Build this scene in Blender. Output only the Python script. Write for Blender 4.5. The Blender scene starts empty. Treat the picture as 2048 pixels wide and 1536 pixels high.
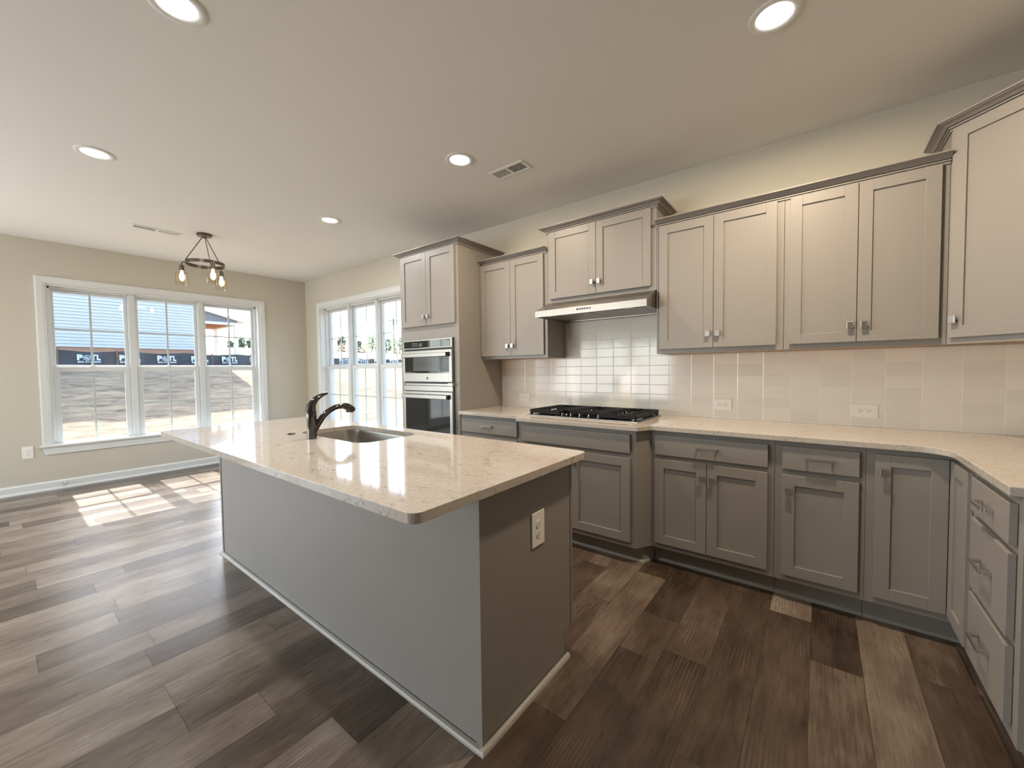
import bpy, bmesh, math, random
from mathutils import Matrix, Vector
SC = bpy.context.scene
COL = SC.collection
random.seed(7)

# ------------------------------------------------------------------ camera
CY, CZ = -3.2275, 1.2869
yaw, pit, rol, FPX = -0.6557, -0.0362, -0.0119, 799.38
fwd = Vector((math.sin(yaw)*math.cos(pit), math.cos(yaw)*math.cos(pit), math.sin(pit)))
rt = Vector((math.cos(yaw), -math.sin(yaw), 0)); up = rt.cross(fwd)
c_, s_ = math.cos(rol), math.sin(rol)
rt, up = c_*rt + s_*up, -s_*rt + c_*up
cam_d = bpy.data.cameras.new('camera'); cam = bpy.data.objects.new('camera', cam_d); COL.objects.link(cam)
cam_d.sensor_width = 36.0; cam_d.lens = FPX*36/2048; cam_d.clip_start = 0.02; cam_d.clip_end = 500
m = Matrix.Identity(4)
for i in range(3):
    m[i][0] = rt[i]; m[i][1] = up[i]; m[i][2] = -fwd[i]
m[0][3], m[1][3], m[2][3] = 0, CY, CZ
cam.matrix_world = m
SC.camera = cam

# ------------------------------------------------------------------ colour management
SC.view_settings.view_transform = 'Standard'; SC.view_settings.look = 'None'
SC.view_settings.gamma = 1.0; SC.view_settings.use_curve_mapping = False
SC.view_settings.exposure = 0.0
SC.cycles.use_denoising = True
SC.cycles.max_bounces = 14; SC.cycles.diffuse_bounces = 7; SC.cycles.glossy_bounces = 6
SC.cycles.transparent_max_bounces = 24
SC.cycles.sample_clamp_indirect = 8.0
SC.cycles.caustics_reflective = False; SC.cycles.caustics_refractive = False

# ------------------------------------------------------------------ world + sun
SKY = 1.0; SUN_EL = 47.0
w = bpy.data.worlds.new('sky'); SC.world = w; w.use_nodes = True
nt = w.node_tree; nt.nodes.clear()
sky = nt.nodes.new('ShaderNodeTexSky'); sky.sky_type = 'NISHITA'; sky.sun_disc = False
sky.sun_elevation = math.radians(SUN_EL); sky.sun_rotation = math.radians(-90)
sky.air_density = 1.0; sky.dust_density = 2.4; sky.ozone_density = 1.2
bg = nt.nodes.new('ShaderNodeBackground'); bg.inputs[1].default_value = SKY
ow = nt.nodes.new('ShaderNodeOutputWorld')
nt.links.new(sky.outputs[0], bg.inputs[0]); nt.links.new(bg.outputs[0], ow.inputs[0])

def add_sun(strength, el, az_to):
    d = bpy.data.lights.new('sun', 'SUN'); d.energy = strength; d.angle = math.radians(0.6)
    d.color = (1.0, 0.97, 0.93)
    o = bpy.data.objects.new('sun', d); COL.objects.link(o)
    v = Vector((math.cos(az_to)*math.cos(el), math.sin(az_to)*math.cos(el), -math.sin(el)))
    o.rotation_euler = v.to_track_quat('-Z', 'Y').to_euler(); o.location = (-20, 0, 20)
add_sun(14.5, math.radians(SUN_EL), 0.0)

def area(name, loc, direction, sx, sy, power, color=(1, 1, 1), portal=False, shape='RECTANGLE', spread=180):
    d = bpy.data.lights.new(name, 'AREA'); d.shape = shape; d.size = sx; d.size_y = sy
    d.energy = power; d.color = color; d.spread = math.radians(spread)
    if portal: d.cycles.is_portal = True
    o = bpy.data.objects.new(name, d); COL.objects.link(o); o.location = loc
    o.rotation_euler = Vector(direction).to_track_quat('-Z', 'Y').to_euler()
    return o
LX = -6.806; XR = 1.105; YF = -7.4; CH = 2.7717; CT = 0.914
# daylight portals in the glazed openings
area('portal_left', (LX-0.21, -1.7715, 1.39), (1, 0, 0), 2.2, 1.9, 1, portal=True)
area('portal_back', (-5.275, 0.21, 1.39), (0, -1, 0), 2.2, 1.9, 1, portal=True)
area('portal_patio', (LX-0.21, -5.3, 1.1), (1, 0, 0), 2.8, 2.2, 1, portal=True)
area('portal_rear', (-4.65, YF-0.21, 1.3), (0, 1, 0), 3.2, 2.3, 1, portal=True)
# added fill lamp just inside the rear opening, brightening ceiling and cabinet fronts
FILL = 175
area('fill_rear', (-4.65, YF+0.05, 1.2), (0.15, 1, 0.75), 3.2, 2.0, FILL, (0.96, 0.98, 1.0))
area('fill_patio', (LX+0.05, -5.3, 1.15), (1, 0.35, 0.0), 2.7, 1.9, 45, (0.74, 0.88, 1.0))  # second added fill lamp, standing inside the patio door opening

# ------------------------------------------------------------------ materials
def node_mat(name):
    mt = bpy.data.materials.new(name); mt.use_nodes = True
    return mt, mt.node_tree, mt.node_tree.nodes['Principled BSDF']
def N(nt, t, **kw):
    n = nt.nodes.new(t)
    for k, v in kw.items(): setattr(n, k, v)
    return n
def L(nt, a, b): nt.links.new(a, b)
def mat(name, col, rough=0.5, metal=0.0, spec=0.5, noise=0.0, nscale=8.0, bump=0.0, bscale=200.0, emit=None, estr=0):
    mt, nt, b = node_mat(name)
    b.inputs['Base Color'].default_value = (*col, 1); b.inputs['Roughness'].default_value = rough
    b.inputs['Metallic'].default_value = metal; b.inputs['Specular IOR Level'].default_value = spec
    tc = N(nt, 'ShaderNodeTexCoord')
    if noise:
        n = N(nt, 'ShaderNodeTexNoise'); n.inputs['Scale'].default_value = nscale; n.inputs['Detail'].default_value = 4
        L(nt, tc.outputs['Object'], n.inputs['Vector'])
        r = N(nt, 'ShaderNodeMapRange'); r.inputs[3].default_value = 1-noise; r.inputs[4].default_value = 1+noise
        L(nt, n.outputs[0], r.inputs[0])
        mx = N(nt, 'ShaderNodeVectorMath', operation='SCALE'); mx.inputs[0].default_value = col
        L(nt, r.outputs[0], mx.inputs['Scale']); L(nt, mx.outputs[0], b.inputs['Base Color'])
    if bump:
        n2 = N(nt, 'ShaderNodeTexNoise'); n2.inputs['Scale'].default_value = bscale; n2.inputs['Detail'].default_value = 3
        L(nt, tc.outputs['Object'], n2.inputs['Vector'])
        bp = N(nt, 'ShaderNodeBump'); bp.inputs['Strength'].default_value = bump; bp.inputs['Distance'].default_value = 0.002
        L(nt, n2.outputs[0], bp.inputs['Height']); L(nt, bp.outputs[0], b.inputs['Normal'])
    if emit:
        b.inputs['Emission Color'].default_value = (*emit, 1); b.inputs['Emission Strength'].default_value = estr
    return mt
M = {}
M['wall'] = mat('wall_paint', (0.60, 0.565, 0.48), 0.75, noise=0.02, nscale=3, bump=0.12, bscale=120)
M['ceil'] = mat('ceiling_paint', (0.795, 0.785, 0.745), 0.85, bump=0.2, bscale=90)
M['trim'] = mat('white_trim_paint', (0.74, 0.76, 0.76), 0.35, noise=0.01)
M['vinyl'] = mat('white_window_vinyl', (0.68, 0.71, 0.72), 0.3, noise=0.01)
M['cab'] = mat('greige_cabinet_paint', (0.287, 0.268, 0.247), 0.42, noise=0.03, nscale=5, bump=0.03, bscale=400)
M['maple'] = mat('maple_ply', (0.55, 0.30, 0.12), 0.5, noise=0.1)
M['dark'] = mat('dark_void', (0.02, 0.018, 0.016), 0.8, noise=0.05)
M['nickel'] = mat('brushed_nickel', (0.62, 0.60, 0.57), 0.28, 1.0, noise=0.03)
M['chrome'] = mat('polished_steel', (0.13, 0.125, 0.12), 0.08, 1.0, noise=0.02)
M['blackglass'] = mat('black_glass', (0.008, 0.009, 0.010), 0.04, spec=0.6, noise=0.02)
M['mwglass'] = mat('grey_window_screen', (0.10, 0.11, 0.11), 0.12, noise=0.05)
M['iron'] = mat('cast_iron', (0.006, 0.006, 0.0065), 0.5, spec=0.25, noise=0.1, bump=0.2)
M['black'] = mat('black_plastic', (0.012, 0.012, 0.012), 0.35, noise=0.05)
M['plastic'] = mat('white_plastic', (0.90, 0.88, 0.84), 0.3, noise=0.01)
M['ledge'] = mat('light_trim_white', (0.80, 0.80, 0.78), 0.45, noise=0.01)
M['bronze'] = mat('dark_bronze', (0.13, 0.105, 0.08), 0.35, 0.9, noise=0.1)
M['led'] = mat('led_diffuser', (1, 1, 1), 0.5, emit=(1.0, 0.93, 0.82), estr=9)
M['bulb'] = mat('bulb_glow', (1, 1, 1), 0.5, emit=(1.0, 0.80, 0.50), estr=14)
M['filter'] = mat('hood_filter', (0.30, 0.29, 0.27), 0.45, 0.6, noise=0.05)
M['screen'] = mat('grey_display', (0.09, 0.08, 0.075), 0.3, noise=0.05)
M['glyph'] = mat('light_grey_print', (0.5, 0.5, 0.5), 0.5, noise=0.02)

def steel_mat():
    mt, nt, b = node_mat('brushed_stainless')
    b.inputs['Base Color'].default_value = (0.44, 0.42, 0.39, 1); b.inputs['Metallic'].default_value = 1.0
    tc = N(nt, 'ShaderNodeTexCoord'); mp = N(nt, 'ShaderNodeMapping'); mp.inputs['Scale'].default_value = (2, 2, 300)
    n = N(nt, 'ShaderNodeTexNoise'); n.inputs['Scale'].default_value = 3; n.inputs['Detail'].default_value = 5
    L(nt, tc.outputs['Object'], mp.inputs[0]); L(nt, mp.outputs[0], n.inputs['Vector'])
    r = N(nt, 'ShaderNodeMapRange'); r.inputs[3].default_value = 0.26; r.inputs[4].default_value = 0.42
    L(nt, n.outputs[0], r.inputs[0]); L(nt, r.outputs[0], b.inputs['Roughness'])
    bp = N(nt, 'ShaderNodeBump'); bp.inputs['Strength'].default_value = 0.05; bp.inputs['Distance'].default_value = 0.001
    L(nt, n.outputs[0], bp.inputs['Height']); L(nt, bp.outputs[0], b.inputs['Normal'])
    return mt
M['steel'] = steel_mat()

def glass_mat(name, tint=(1, 1, 1), gl=1.0, rough=0.0, ior=1.5):
    mt = bpy.data.materials.new(name); mt.use_nodes = True; nt = mt.node_tree; nt.nodes.clear()
    o = N(nt, 'ShaderNodeOutputMaterial'); mx = N(nt, 'ShaderNodeMixShader')
    t = N(nt, 'ShaderNodeBsdfTransparent'); t.inputs[0].default_value = (*tint, 1)
    g = N(nt, 'ShaderNodeBsdfGlossy'); g.inputs['Roughness'].default_value = rough
    f = N(nt, 'ShaderNodeLayerWeight'); f.inputs[0].default_value = 0.5     # Schlick, same from both sides of the pane
    pw = N(nt, 'ShaderNodeMath', operation='POWER'); pw.inputs[1].default_value = 5.0
    ml = N(nt, 'ShaderNodeMath', operation='MULTIPLY_ADD'); ml.inputs[1].default_value = 0.9*gl; ml.inputs[2].default_value = 0.035*gl
    L(nt, f.outputs['Facing'], pw.inputs[0]); L(nt, pw.outputs[0], ml.inputs[0]); L(nt, ml.outputs[0], mx.inputs[0])
    L(nt, t.outputs[0], mx.inputs[1]); L(nt, g.outputs[0], mx.inputs[2]); L(nt, mx.outputs[0], o.inputs[0])
    return mt
M['glass'] = glass_mat('window_glass', (0.98, 1.0, 0.99))
M['shade'] = glass_mat('clear_shade_glass', (0.96, 0.93, 0.88), 1.6)

def floor_mat():
    mt, nt, b = node_mat('vinyl_plank_floor')
    at = N(nt, 'ShaderNodeAttribute', attribute_name='plank')      # r tone, g seed, b hue
    sep = N(nt, 'ShaderNodeSeparateColor'); L(nt, at.outputs['Color'], sep.inputs[0])
    tc = N(nt, 'ShaderNodeTexCoord')
    off = N(nt, 'ShaderNodeCombineXYZ')
    k = N(nt, 'ShaderNodeMath', operation='MULTIPLY'); k.inputs[1].default_value = 37.0
    L(nt, sep.outputs[1], k.inputs[0]); L(nt, k.outputs[0], off.inputs[0]); L(nt, k.outputs[0], off.inputs[1])
    add = N(nt, 'ShaderNodeVectorMath', operation='ADD'); L(nt, tc.outputs['Object'], add.inputs[0]); L(nt, off.outputs[0], add.inputs[1])
    def mapped(sc):
        mp = N(nt, 'ShaderNodeMapping'); mp.inputs['Scale'].default_value = sc; L(nt, add.outputs[0], mp.inputs[0]); return mp.outputs[0]
    fine = N(nt, 'ShaderNodeTexNoise'); fine.inputs['Scale'].default_value = 1; fine.inputs['Detail'].default_value = 8; fine.inputs['Roughness'].default_value = 0.7
    L(nt, mapped((90, 5, 1)), fine.inputs['Vector'])
    blot = N(nt, 'ShaderNodeTexNoise'); blot.inputs['Scale'].default_value = 1; blot.inputs['Detail'].default_value = 5; blot.inputs['Roughness'].default_value = 0.65
    L(nt, mapped((7, 2.2, 1)), blot.inputs['Vector'])
    wav = N(nt, 'ShaderNodeTexWave', wave_type='RINGS', rings_direction='Z'); wav.inputs['Scale'].default_value = 7
    wav.inputs['Distortion'].default_value = 5.0; wav.inputs['Detail'].default_value = 2.0; wav.inputs['Detail Scale'].default_value = 0.55
    L(nt, mapped((3.2, 0.45, 1)), wav.inputs['Vector'])
    # cathedral grain only in patches of a plank
    wm = N(nt, 'ShaderNodeTexNoise'); wm.inputs['Scale'].default_value = 1; L(nt, mapped((3.0, 1.3, 1)), wm.inputs['Vector'])
    wr = N(nt, 'ShaderNodeMapRange'); wr.inputs[1].default_value = 0.52; wr.inputs[2].default_value = 0.64; L(nt, wm.outputs[0], wr.inputs[0])
    wsub = N(nt, 'ShaderNodeMath', operation='SUBTRACT'); wsub.inputs[1].default_value = 0.5; L(nt, wav.outputs[0], wsub.inputs[0])
    wmul = N(nt, 'ShaderNodeMath', operation='MULTIPLY_ADD'); wmul.inputs[2].default_value = 0.5; L(nt, wsub.outputs[0], wmul.inputs[0]); L(nt, wr.outputs[0], wmul.inputs[1])
    wv2 = wmul.outputs[0]
    # dark cracks and knots
    crk = N(nt, 'ShaderNodeTexNoise'); crk.inputs['Scale'].default_value = 1; crk.inputs['Detail'].default_value = 5; crk.inputs['Distortion'].default_value = 0.8
    L(nt, mapped((14, 2.2, 1)), crk.inputs['Vector'])
    cab = N(nt, 'ShaderNodeMath', operation='SUBTRACT'); cab.inputs[1].default_value = 0.5; L(nt, crk.outputs[0], cab.inputs[0])
    cabs = N(nt, 'ShaderNodeMath', operation='ABSOLUTE'); L(nt, cab.outputs[0], cabs.inputs[0])
    crr = N(nt, 'ShaderNodeMapRange'); crr.inputs[1].default_value = 0.0; crr.inputs[2].default_value = 0.014; crr.inputs[3].default_value = 1; crr.inputs[4].default_value = 0
    L(nt, cabs.outputs[0], crr.inputs[0])
    knm = N(nt, 'ShaderNodeMapRange'); knm.inputs[1].default_value = 0.60; knm.inputs[2].default_value = 0.72; L(nt, blot.outputs[0], knm.inputs[0])
    ck = N(nt, 'ShaderNodeMath', operation='MULTIPLY'); L(nt, crr.outputs[0], ck.inputs[0]); L(nt, knm.outputs[0], ck.inputs[1])
    # tone = plank + .35*(fine-.5) + .3*(blot-.5) + .12*(wave-.5)
    def madd(src, mul, prev):
        a = N(nt, 'ShaderNodeMath', operation='SUBTRACT'); a.inputs[1].default_value = 0.5; L(nt, src, a.inputs[0])
        m2 = N(nt, 'ShaderNodeMath', operation='MULTIPLY_ADD'); m2.inputs[1].default_value = mul; L(nt, a.outputs[0], m2.inputs[0]); L(nt, prev, m2.inputs[2])
        return m2.outputs[0]
    t = madd(fine.outputs[0], 0.50, sep.outputs[0]); t = madd(blot.outputs[0], 1.0, t); t = madd(wv2, 0.20, t)
    sb = N(nt, 'ShaderNodeMath', operation='MULTIPLY_ADD'); sb.inputs[1].default_value = -0.55; L(nt, ck.outputs[0], sb.inputs[0]); L(nt, t, sb.inputs[2])
    ramp = N(nt, 'ShaderNodeValToRGB'); e = ramp.color_ramp.elements
    e[0].position = 0.0; e[0].color = (0.034, 0.021, 0.014, 1); e[1].position = 1.0; e[1].color = (0.41, 0.362, 0.305, 1)
    x = e.new(0.35); x.color = (0.098, 0.068, 0.049, 1); x = e.new(0.65); x.color = (0.215, 0.168, 0.130, 1)
    L(nt, sb.outputs[0], ramp.inputs[0]); L(nt, ramp.outputs[0], b.inputs['Base Color'])
    rr = N(nt, 'ShaderNodeMapRange'); rr.inputs[3].default_value = 0.22; rr.inputs[4].default_value = 0.36
    L(nt, fine.outputs[0], rr.inputs[0]); L(nt, rr.outputs[0], b.inputs['Roughness'])
    bp = N(nt, 'ShaderNodeBump'); bp.inputs['Strength'].default_value = 0.12; bp.inputs['Distance'].default_value = 0.001
    L(nt, fine.outputs[0], bp.inputs['Height']); L(nt, bp.outputs[0], b.inputs['Normal'])
    return mt
M['floor'] = floor_mat()

def quartz_mat():
    mt, nt, b = node_mat('veined_quartz')
    tc = N(nt, 'ShaderNodeTexCoord')
    def vein(scale, lo, dist, seed):
        mp = N(nt, 'ShaderNodeMapping'); mp.inputs['Location'].default_value = (seed, seed*2, 0); mp.inputs['Scale'].default_value = (1.0, 1.7, 1)
        mp.inputs['Rotation'].default_value = (0, 0, 0.5)
        L(nt, tc.outputs['Object'], mp.inputs[0])
        n = N(nt, 'ShaderNodeTexNoise'); n.inputs['Scale'].default_value = scale; n.inputs['Detail'].default_value = 6; n.inputs['Distortion'].default_value = dist
        L(nt, mp.outputs[0], n.inputs['Vector'])
        a = N(nt, 'ShaderNodeMath', operation='SUBTRACT'); a.inputs[1].default_value = 0.5; L(nt, n.outputs[0], a.inputs[0])
        ab = N(nt, 'ShaderNodeMath', operation='ABSOLUTE'); L(nt, a.outputs[0], ab.inputs[0])
        r = N(nt, 'ShaderNodeMapRange'); r.inputs[1].default_value = 0; r.inputs[2].default_value = lo; r.inputs[3].default_value = 1; r.inputs[4].default_value = 0
        L(nt, ab.outputs[0], r.inputs[0])
        mk = N(nt, 'ShaderNodeTexNoise'); mk.inputs['Scale'].default_value = scale*1.5; mk.inputs['Detail'].default_value = 2; L(nt, mp.outputs[0], mk.inputs['Vector'])
        mr = N(nt, 'ShaderNodeMapRange'); mr.inputs[1].default_value = 0.52; mr.inputs[2].default_value = 0.66; L(nt, mk.outputs[0], mr.inputs[0])
        mm = N(nt, 'ShaderNodeMath', operation='MULTIPLY'); L(nt, r.outputs[0], mm.inputs[0]); L(nt, mr.outputs[0], mm.inputs[1])
        return mm.outputs[0]
    v1 = vein(5, 0.010, 0.8, 3.1); v2 = vein(11, 0.016, 1.2, 9.4)
    mx = N(nt, 'ShaderNodeMath', operation='MAXIMUM'); L(nt, v1, mx.inputs[0]); L(nt, v2, mx.inputs[1])
    mo = N(nt, 'ShaderNodeTexNoise'); mo.inputs['Scale'].default_value = 60; mo.inputs['Detail'].default_value = 4; L(nt, tc.outputs['Object'], mo.inputs['Vector'])
    ramp = N(nt, 'ShaderNodeValToRGB'); e = ramp.color_ramp.elements
    e[0].position = 0.3; e[0].color = (0.49, 0.44, 0.395, 1); e[1].position = 0.7; e[1].color = (0.57, 0.525, 0.475, 1)
    L(nt, mo.outputs[0], ramp.inputs[0])
    mc = N(nt, 'ShaderNodeMix', data_type='RGBA'); mc.inputs['B'].default_value = (0.20, 0.13, 0.09, 1)
    sc = N(nt, 'ShaderNodeMath', operation='MULTIPLY'); sc.inputs[1].default_value = 0.9; L(nt, mx.outputs[0], sc.inputs[0])
    L(nt, sc.outputs[0], mc.inputs['Factor']); L(nt, ramp.outputs[0], mc.inputs['A']); L(nt, mc.outputs['Result'], b.inputs['Base Color'])
    b.inputs['Roughness'].default_value = 0.07; b.inputs['Specular IOR Level'].default_value = 0.38
    return mt
M['quartz'] = quartz_mat()

def tile_mat():
    mt, nt, b = node_mat('gloss_stacked_tile')
    tc = N(nt, 'ShaderNodeTexCoord'); sp = N(nt, 'ShaderNodeSeparateXYZ'); L(nt, tc.outputs['Object'], sp.inputs[0])
    def cell(out, o0, size, g):
        a = N(nt, 'ShaderNodeMath', operation='SUBTRACT'); a.inputs[1].default_value = o0; L(nt, out, a.inputs[0])
        d = N(nt, 'ShaderNodeMath', operation='DIVIDE'); d.inputs[1].default_value = size; L(nt, a.outputs[0], d.inputs[0])
        fl = N(nt, 'ShaderNodeMath', operation='FLOOR'); L(nt, d.outputs[0], fl.inputs[0])
        fr = N(nt, 'ShaderNodeMath', operation='SUBTRACT'); L(nt, d.outputs[0], fr.inputs[0]); L(nt, fl.outputs[0], fr.inputs[1])
        pp = N(nt, 'ShaderNodeMath', operation='PINGPONG'); pp.inputs[1].default_value = 0.5; L(nt, fr.outputs[0], pp.inputs[0])
        ms = N(nt, 'ShaderNodeMath', operation='MULTIPLY'); ms.inputs[1].default_value = size; L(nt, pp.outputs[0], ms.inputs[0])
        return ms.outputs[0], fl.outputs[0]
    dx, ix = cell(sp.outputs[0], -1.2329, 0.1542, 0); dz, iz = cell(sp.outputs[2], 1.6119, 0.0765, 0)
    mn = N(nt, 'ShaderNodeMath', operation='MINIMUM'); L(nt, dx, mn.inputs[0])
    dz2 = N(nt, 'ShaderNodeMath', operation='MULTIPLY'); dz2.inputs[1].default_value = 1.6; L(nt, dz, dz2.inputs[0]); L(nt, dz2.outputs[0], mn.inputs[1])
    g = N(nt, 'ShaderNodeMapRange'); g.inputs[1].default_value = 0.0009; g.inputs[2].default_value = 0.0016; g.inputs[3].default_value = 1; g.inputs[4].default_value = 0
    L(nt, mn.outputs[0], g.inputs[0])
    edge = N(nt, 'ShaderNodeMapRange'); edge.inputs[1].default_value = 0.0008; edge.inputs[2].default_value = 0.005
    L(nt, mn.outputs[0], edge.inputs[0])
    cmb = N(nt, 'ShaderNodeCombineXYZ'); L(nt, ix, cmb.inputs[0]); L(nt, iz, cmb.inputs[1])
    wn = N(nt, 'ShaderNodeTexWhiteNoise', noise_dimensions='2D'); L(nt, cmb.outputs[0], wn.inputs['Vector'])
    bright = N(nt, 'ShaderNodeMapRange'); bright.inputs[3].default_value = 0.96; bright.inputs[4].default_value = 1.04; L(nt, wn.outputs[0], bright.inputs[0])
    sc = N(nt, 'ShaderNodeVectorMath', operation='SCALE'); sc.inputs[0].default_value = (0.82, 0.79, 0.73); L(nt, bright.outputs[0], sc.inputs['Scale'])
    mc = N(nt, 'ShaderNodeMix', data_type='RGBA'); mc.inputs['B'].default_value = (0.93, 0.90, 0.85, 1)
    L(nt, g.outputs[0], mc.inputs['Factor']); L(nt, sc.outputs[0], mc.inputs['A']); L(nt, mc.outputs['Result'], b.inputs['Base Color'])
    rg = N(nt, 'ShaderNodeMapRange'); rg.inputs[3].default_value = 0.09; rg.inputs[4].default_value = 0.6; L(nt, g.outputs[0], rg.inputs[0]); L(nt, rg.outputs[0], b.inputs['Roughness'])
    un = N(nt, 'ShaderNodeTexNoise'); un.inputs['Scale'].default_value = 9; un.inputs['Detail'].default_value = 1
    ad = N(nt, 'ShaderNodeVectorMath', operation='MULTIPLY_ADD'); ad.inputs[1].default_value = (7.3, 7.3, 7.3)
    L(nt, cmb.outputs[0], ad.inputs[0]); L(nt, tc.outputs['Object'], ad.inputs[2]); L(nt, ad.outputs[0], un.inputs['Vector'])
    hh = N(nt, 'ShaderNodeMath', operation='MULTIPLY_ADD'); hh.inputs[1].default_value = 0.9; L(nt, un.outputs[0], hh.inputs[0]); L(nt, edge.outputs[0], hh.inputs[2])
    bp = N(nt, 'ShaderNodeBump'); bp.inputs['Strength'].default_value = 0.5; bp.inputs['Distance'].default_value = 0.0012
    L(nt, hh.outputs[0], bp.inputs['Height']); L(nt, bp.outputs[0], b.inputs['Normal'])
    return mt
M['tile'] = tile_mat()

# ------------------------------------------------------------------ mesh helpers
def BM(): return bmesh.new()
def box(bm, x0, x1, y0, y1, z0, z1):
    vs = [bm.verts.new((x, y, z)) for x in (x0, x1) for y in (y0, y1) for z in (z0, z1)]
    for f in ((0, 1, 3, 2), (4, 6, 7, 5), (0, 4, 5, 1), (2, 3, 7, 6), (0, 2, 6, 4), (1, 5, 7, 3)):
        bm.faces.new([vs[i] for i in f])
def prism(bm, pts, z0, z1):                 # polygon in xy, extruded along z
    a = [bm.verts.new((x, y, z0)) for x, y in pts]; b = [bm.verts.new((x, y, z1)) for x, y in pts]
    n = len(pts); bm.faces.new(a[::-1]); bm.faces.new(b)
    for i in range(n): bm.faces.new((a[i], a[(i+1) % n], b[(i+1) % n], b[i]))
def sweep(bm, path, prof, closed=False):     # path of (x,y,normal-offset miter) ; prof of (out, z)
    rings = []
    n = len(path)
    for i, p in enumerate(path):
        p = Vector(p)
        if closed: a, b = Vector(path[i-1]), Vector(path[(i+1) % n])
        else: a = Vector(path[max(i-1, 0)]); b = Vector(path[min(i+1, n-1)])
        d1 = (p-a).normalized() if (p-a).length > 1e-6 else (b-p).normalized()
        d2 = (b-p).normalized() if (b-p).length > 1e-6 else d1
        n1 = Vector((d1.y, -d1.x)); n2 = Vector((d2.y, -d2.x)); mt = (n1+n2)
        mt = mt/ (mt.dot(n1)) if mt.length > 1e-6 else n1
        rings.append([bm.verts.new((p.x+mt.x*o, p.y+mt.y*o, z)) for o, z in prof])
    k = len(prof); R = range(n if closed else n-1)
    for i in R:
        A, B = rings[i], rings[(i+1) % n]
        for j in range(k): bm.faces.new((A[j], A[(j+1) % k], B[(j+1) % k], B[j]))
    if not closed: bm.faces.new(rings[0]); bm.faces.new(rings[-1][::-1])
def lathe(bm, prof, c=(0, 0, 0), seg=24, axis='z', cap=True):
    rings = []
    for r, h in prof:
        ring = []
        for i in range(seg):
            a = 2*math.pi*i/seg; u, v = r*math.cos(a), r*math.sin(a)
            p = {'z': (u, v, h), 'y': (u, h, v), 'x': (h, u, v)}[axis]
            ring.append(bm.verts.new((c[0]+p[0], c[1]+p[1], c[2]+p[2])))
        rings.append(ring)
    for A, B in zip(rings, rings[1:]):
        for i in range(seg): bm.faces.new((A[i], A[(i+1) % seg], B[(i+1) % seg], B[i]))
    if cap: bm.faces.new(rings[0]); bm.faces.new(rings[-1][::-1])
def tube(bm, pts, rad, seg=12, sq=1.0):      # rad: number or list; smooth chain
    pts = [Vector(p) for p in pts]; n = len(pts)
    rs = rad if isinstance(rad, (list, tuple)) else [rad]*n
    rings = []; prevx = None
    for i, p in enumerate(pts):
        d = (pts[min(i+1, n-1)]-pts[max(i-1, 0)]).normalized()
        if prevx is None:
            ref = Vector((0, 0, 1)) if abs(d.z) < 0.9 else Vector((1, 0, 0)); xx = d.cross(ref).normalized()
        else: xx = (prevx - d*prevx.dot(d)).normalized()
        yy = d.cross(xx); prevx = xx
        rings.append([bm.verts.new(p + xx*rs[i]*math.cos(2*math.pi*k/seg) + yy*rs[i]*sq*math.sin(2*math.pi*k/seg)) for k in range(seg)])
    for A, B in zip(rings, rings[1:]):
        for i in range(seg): bm.faces.new((A[i], A[(i+1) % seg], B[(i+1) % seg], B[i]))
    bm.faces.new(rings[0]); bm.faces.new(rings[-1][::-1])
def spline(pts, n=6):
    P = [Vector(p) for p in pts]; P = [2*P[0]-P[1]] + P + [2*P[-1]-P[-2]]; out = []
    for i in range(1, len(P)-2):
        for k in range(n):
            t = k/n; a, b, c, d = P[i-1:i+3]
            out.append(0.5*((2*b)+(-a+c)*t+(2*a-5*b+4*c-d)*t*t+(-a+3*b-3*c+d)*t**3))
    out.append(P[-2]); return out

WM = {}                                      # world matrix of every object built (parents carry only translation)
def link(o, parent=None, loc=None):
    COL.objects.link(o)
    base = Vector((0, 0, 0)) if parent is None else WM[parent.name]
    if loc is None: loc = base
    WM[o.name] = Vector(loc)
    if parent: o.parent = parent
    o.location = Vector(loc) - base
    return o
def thing(name, label, cat, loc=(0, 0, 0), group=None, kind=None):
    o = bpy.data.objects.new(name, None); o.empty_display_size = 0.05; link(o, None, loc)
    if label: o['label'] = label
    if cat: o['category'] = cat
    if group: o['group'] = group
    if kind: o['kind'] = kind
    return o
def tag(o, label=None, cat=None, group=None, kind=None):
    if label: o['label'] = label
    if cat: o['category'] = cat
    if group: o['group'] = group
    if kind: o['kind'] = kind
    return o
def obj(name, bm, material, parent=None, frame=None, bevel=0.0, smooth=False, label=None):
    if frame is not None: bm.transform(frame)
    bmesh.ops.recalc_face_normals(bm, faces=bm.faces)
    base = Vector((0, 0, 0)) if parent is None else WM[parent.name]
    bm.transform(Matrix.Translation(-base))
    me = bpy.data.meshes.new(name); bm.to_mesh(me); bm.free()
    mats = material if isinstance(material, (list, tuple)) else [material]
    for x in mats: me.materials.append(M[x] if isinstance(x, str) else x)
    if smooth:
        for p in me.polygons: p.use_smooth = True
        me.set_sharp_from_angle(angle=math.radians(38))
    o = bpy.data.objects.new(name, me); link(o, parent)
    if bevel:
        b = o.modifiers.new('bevel', 'BEVEL'); b.width = bevel; b.segments = 2; b.limit_method = 'ANGLE'; b.angle_limit = math.radians(40)
    if label: o['label'] = label
    return o
def frame(origin, u, n):
    u = Vector((u[0], u[1], 0)).normalized(); n = Vector((n[0], n[1], 0)).normalized()
    mt = Matrix.Identity(4)
    for i in range(3): mt[i][0] = u[i]; mt[i][1] = n[i]; mt[i][3] = (origin[0], origin[1], 0)[i]
    return mt
def back(yf): return frame((0, yf), (1, 0), (0, -1))      # face looking to -y ; u = x
def right(xf): return frame((xf, 0), (0, -1), (-1, 0))    # face looking to -x ; u = -y

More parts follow.
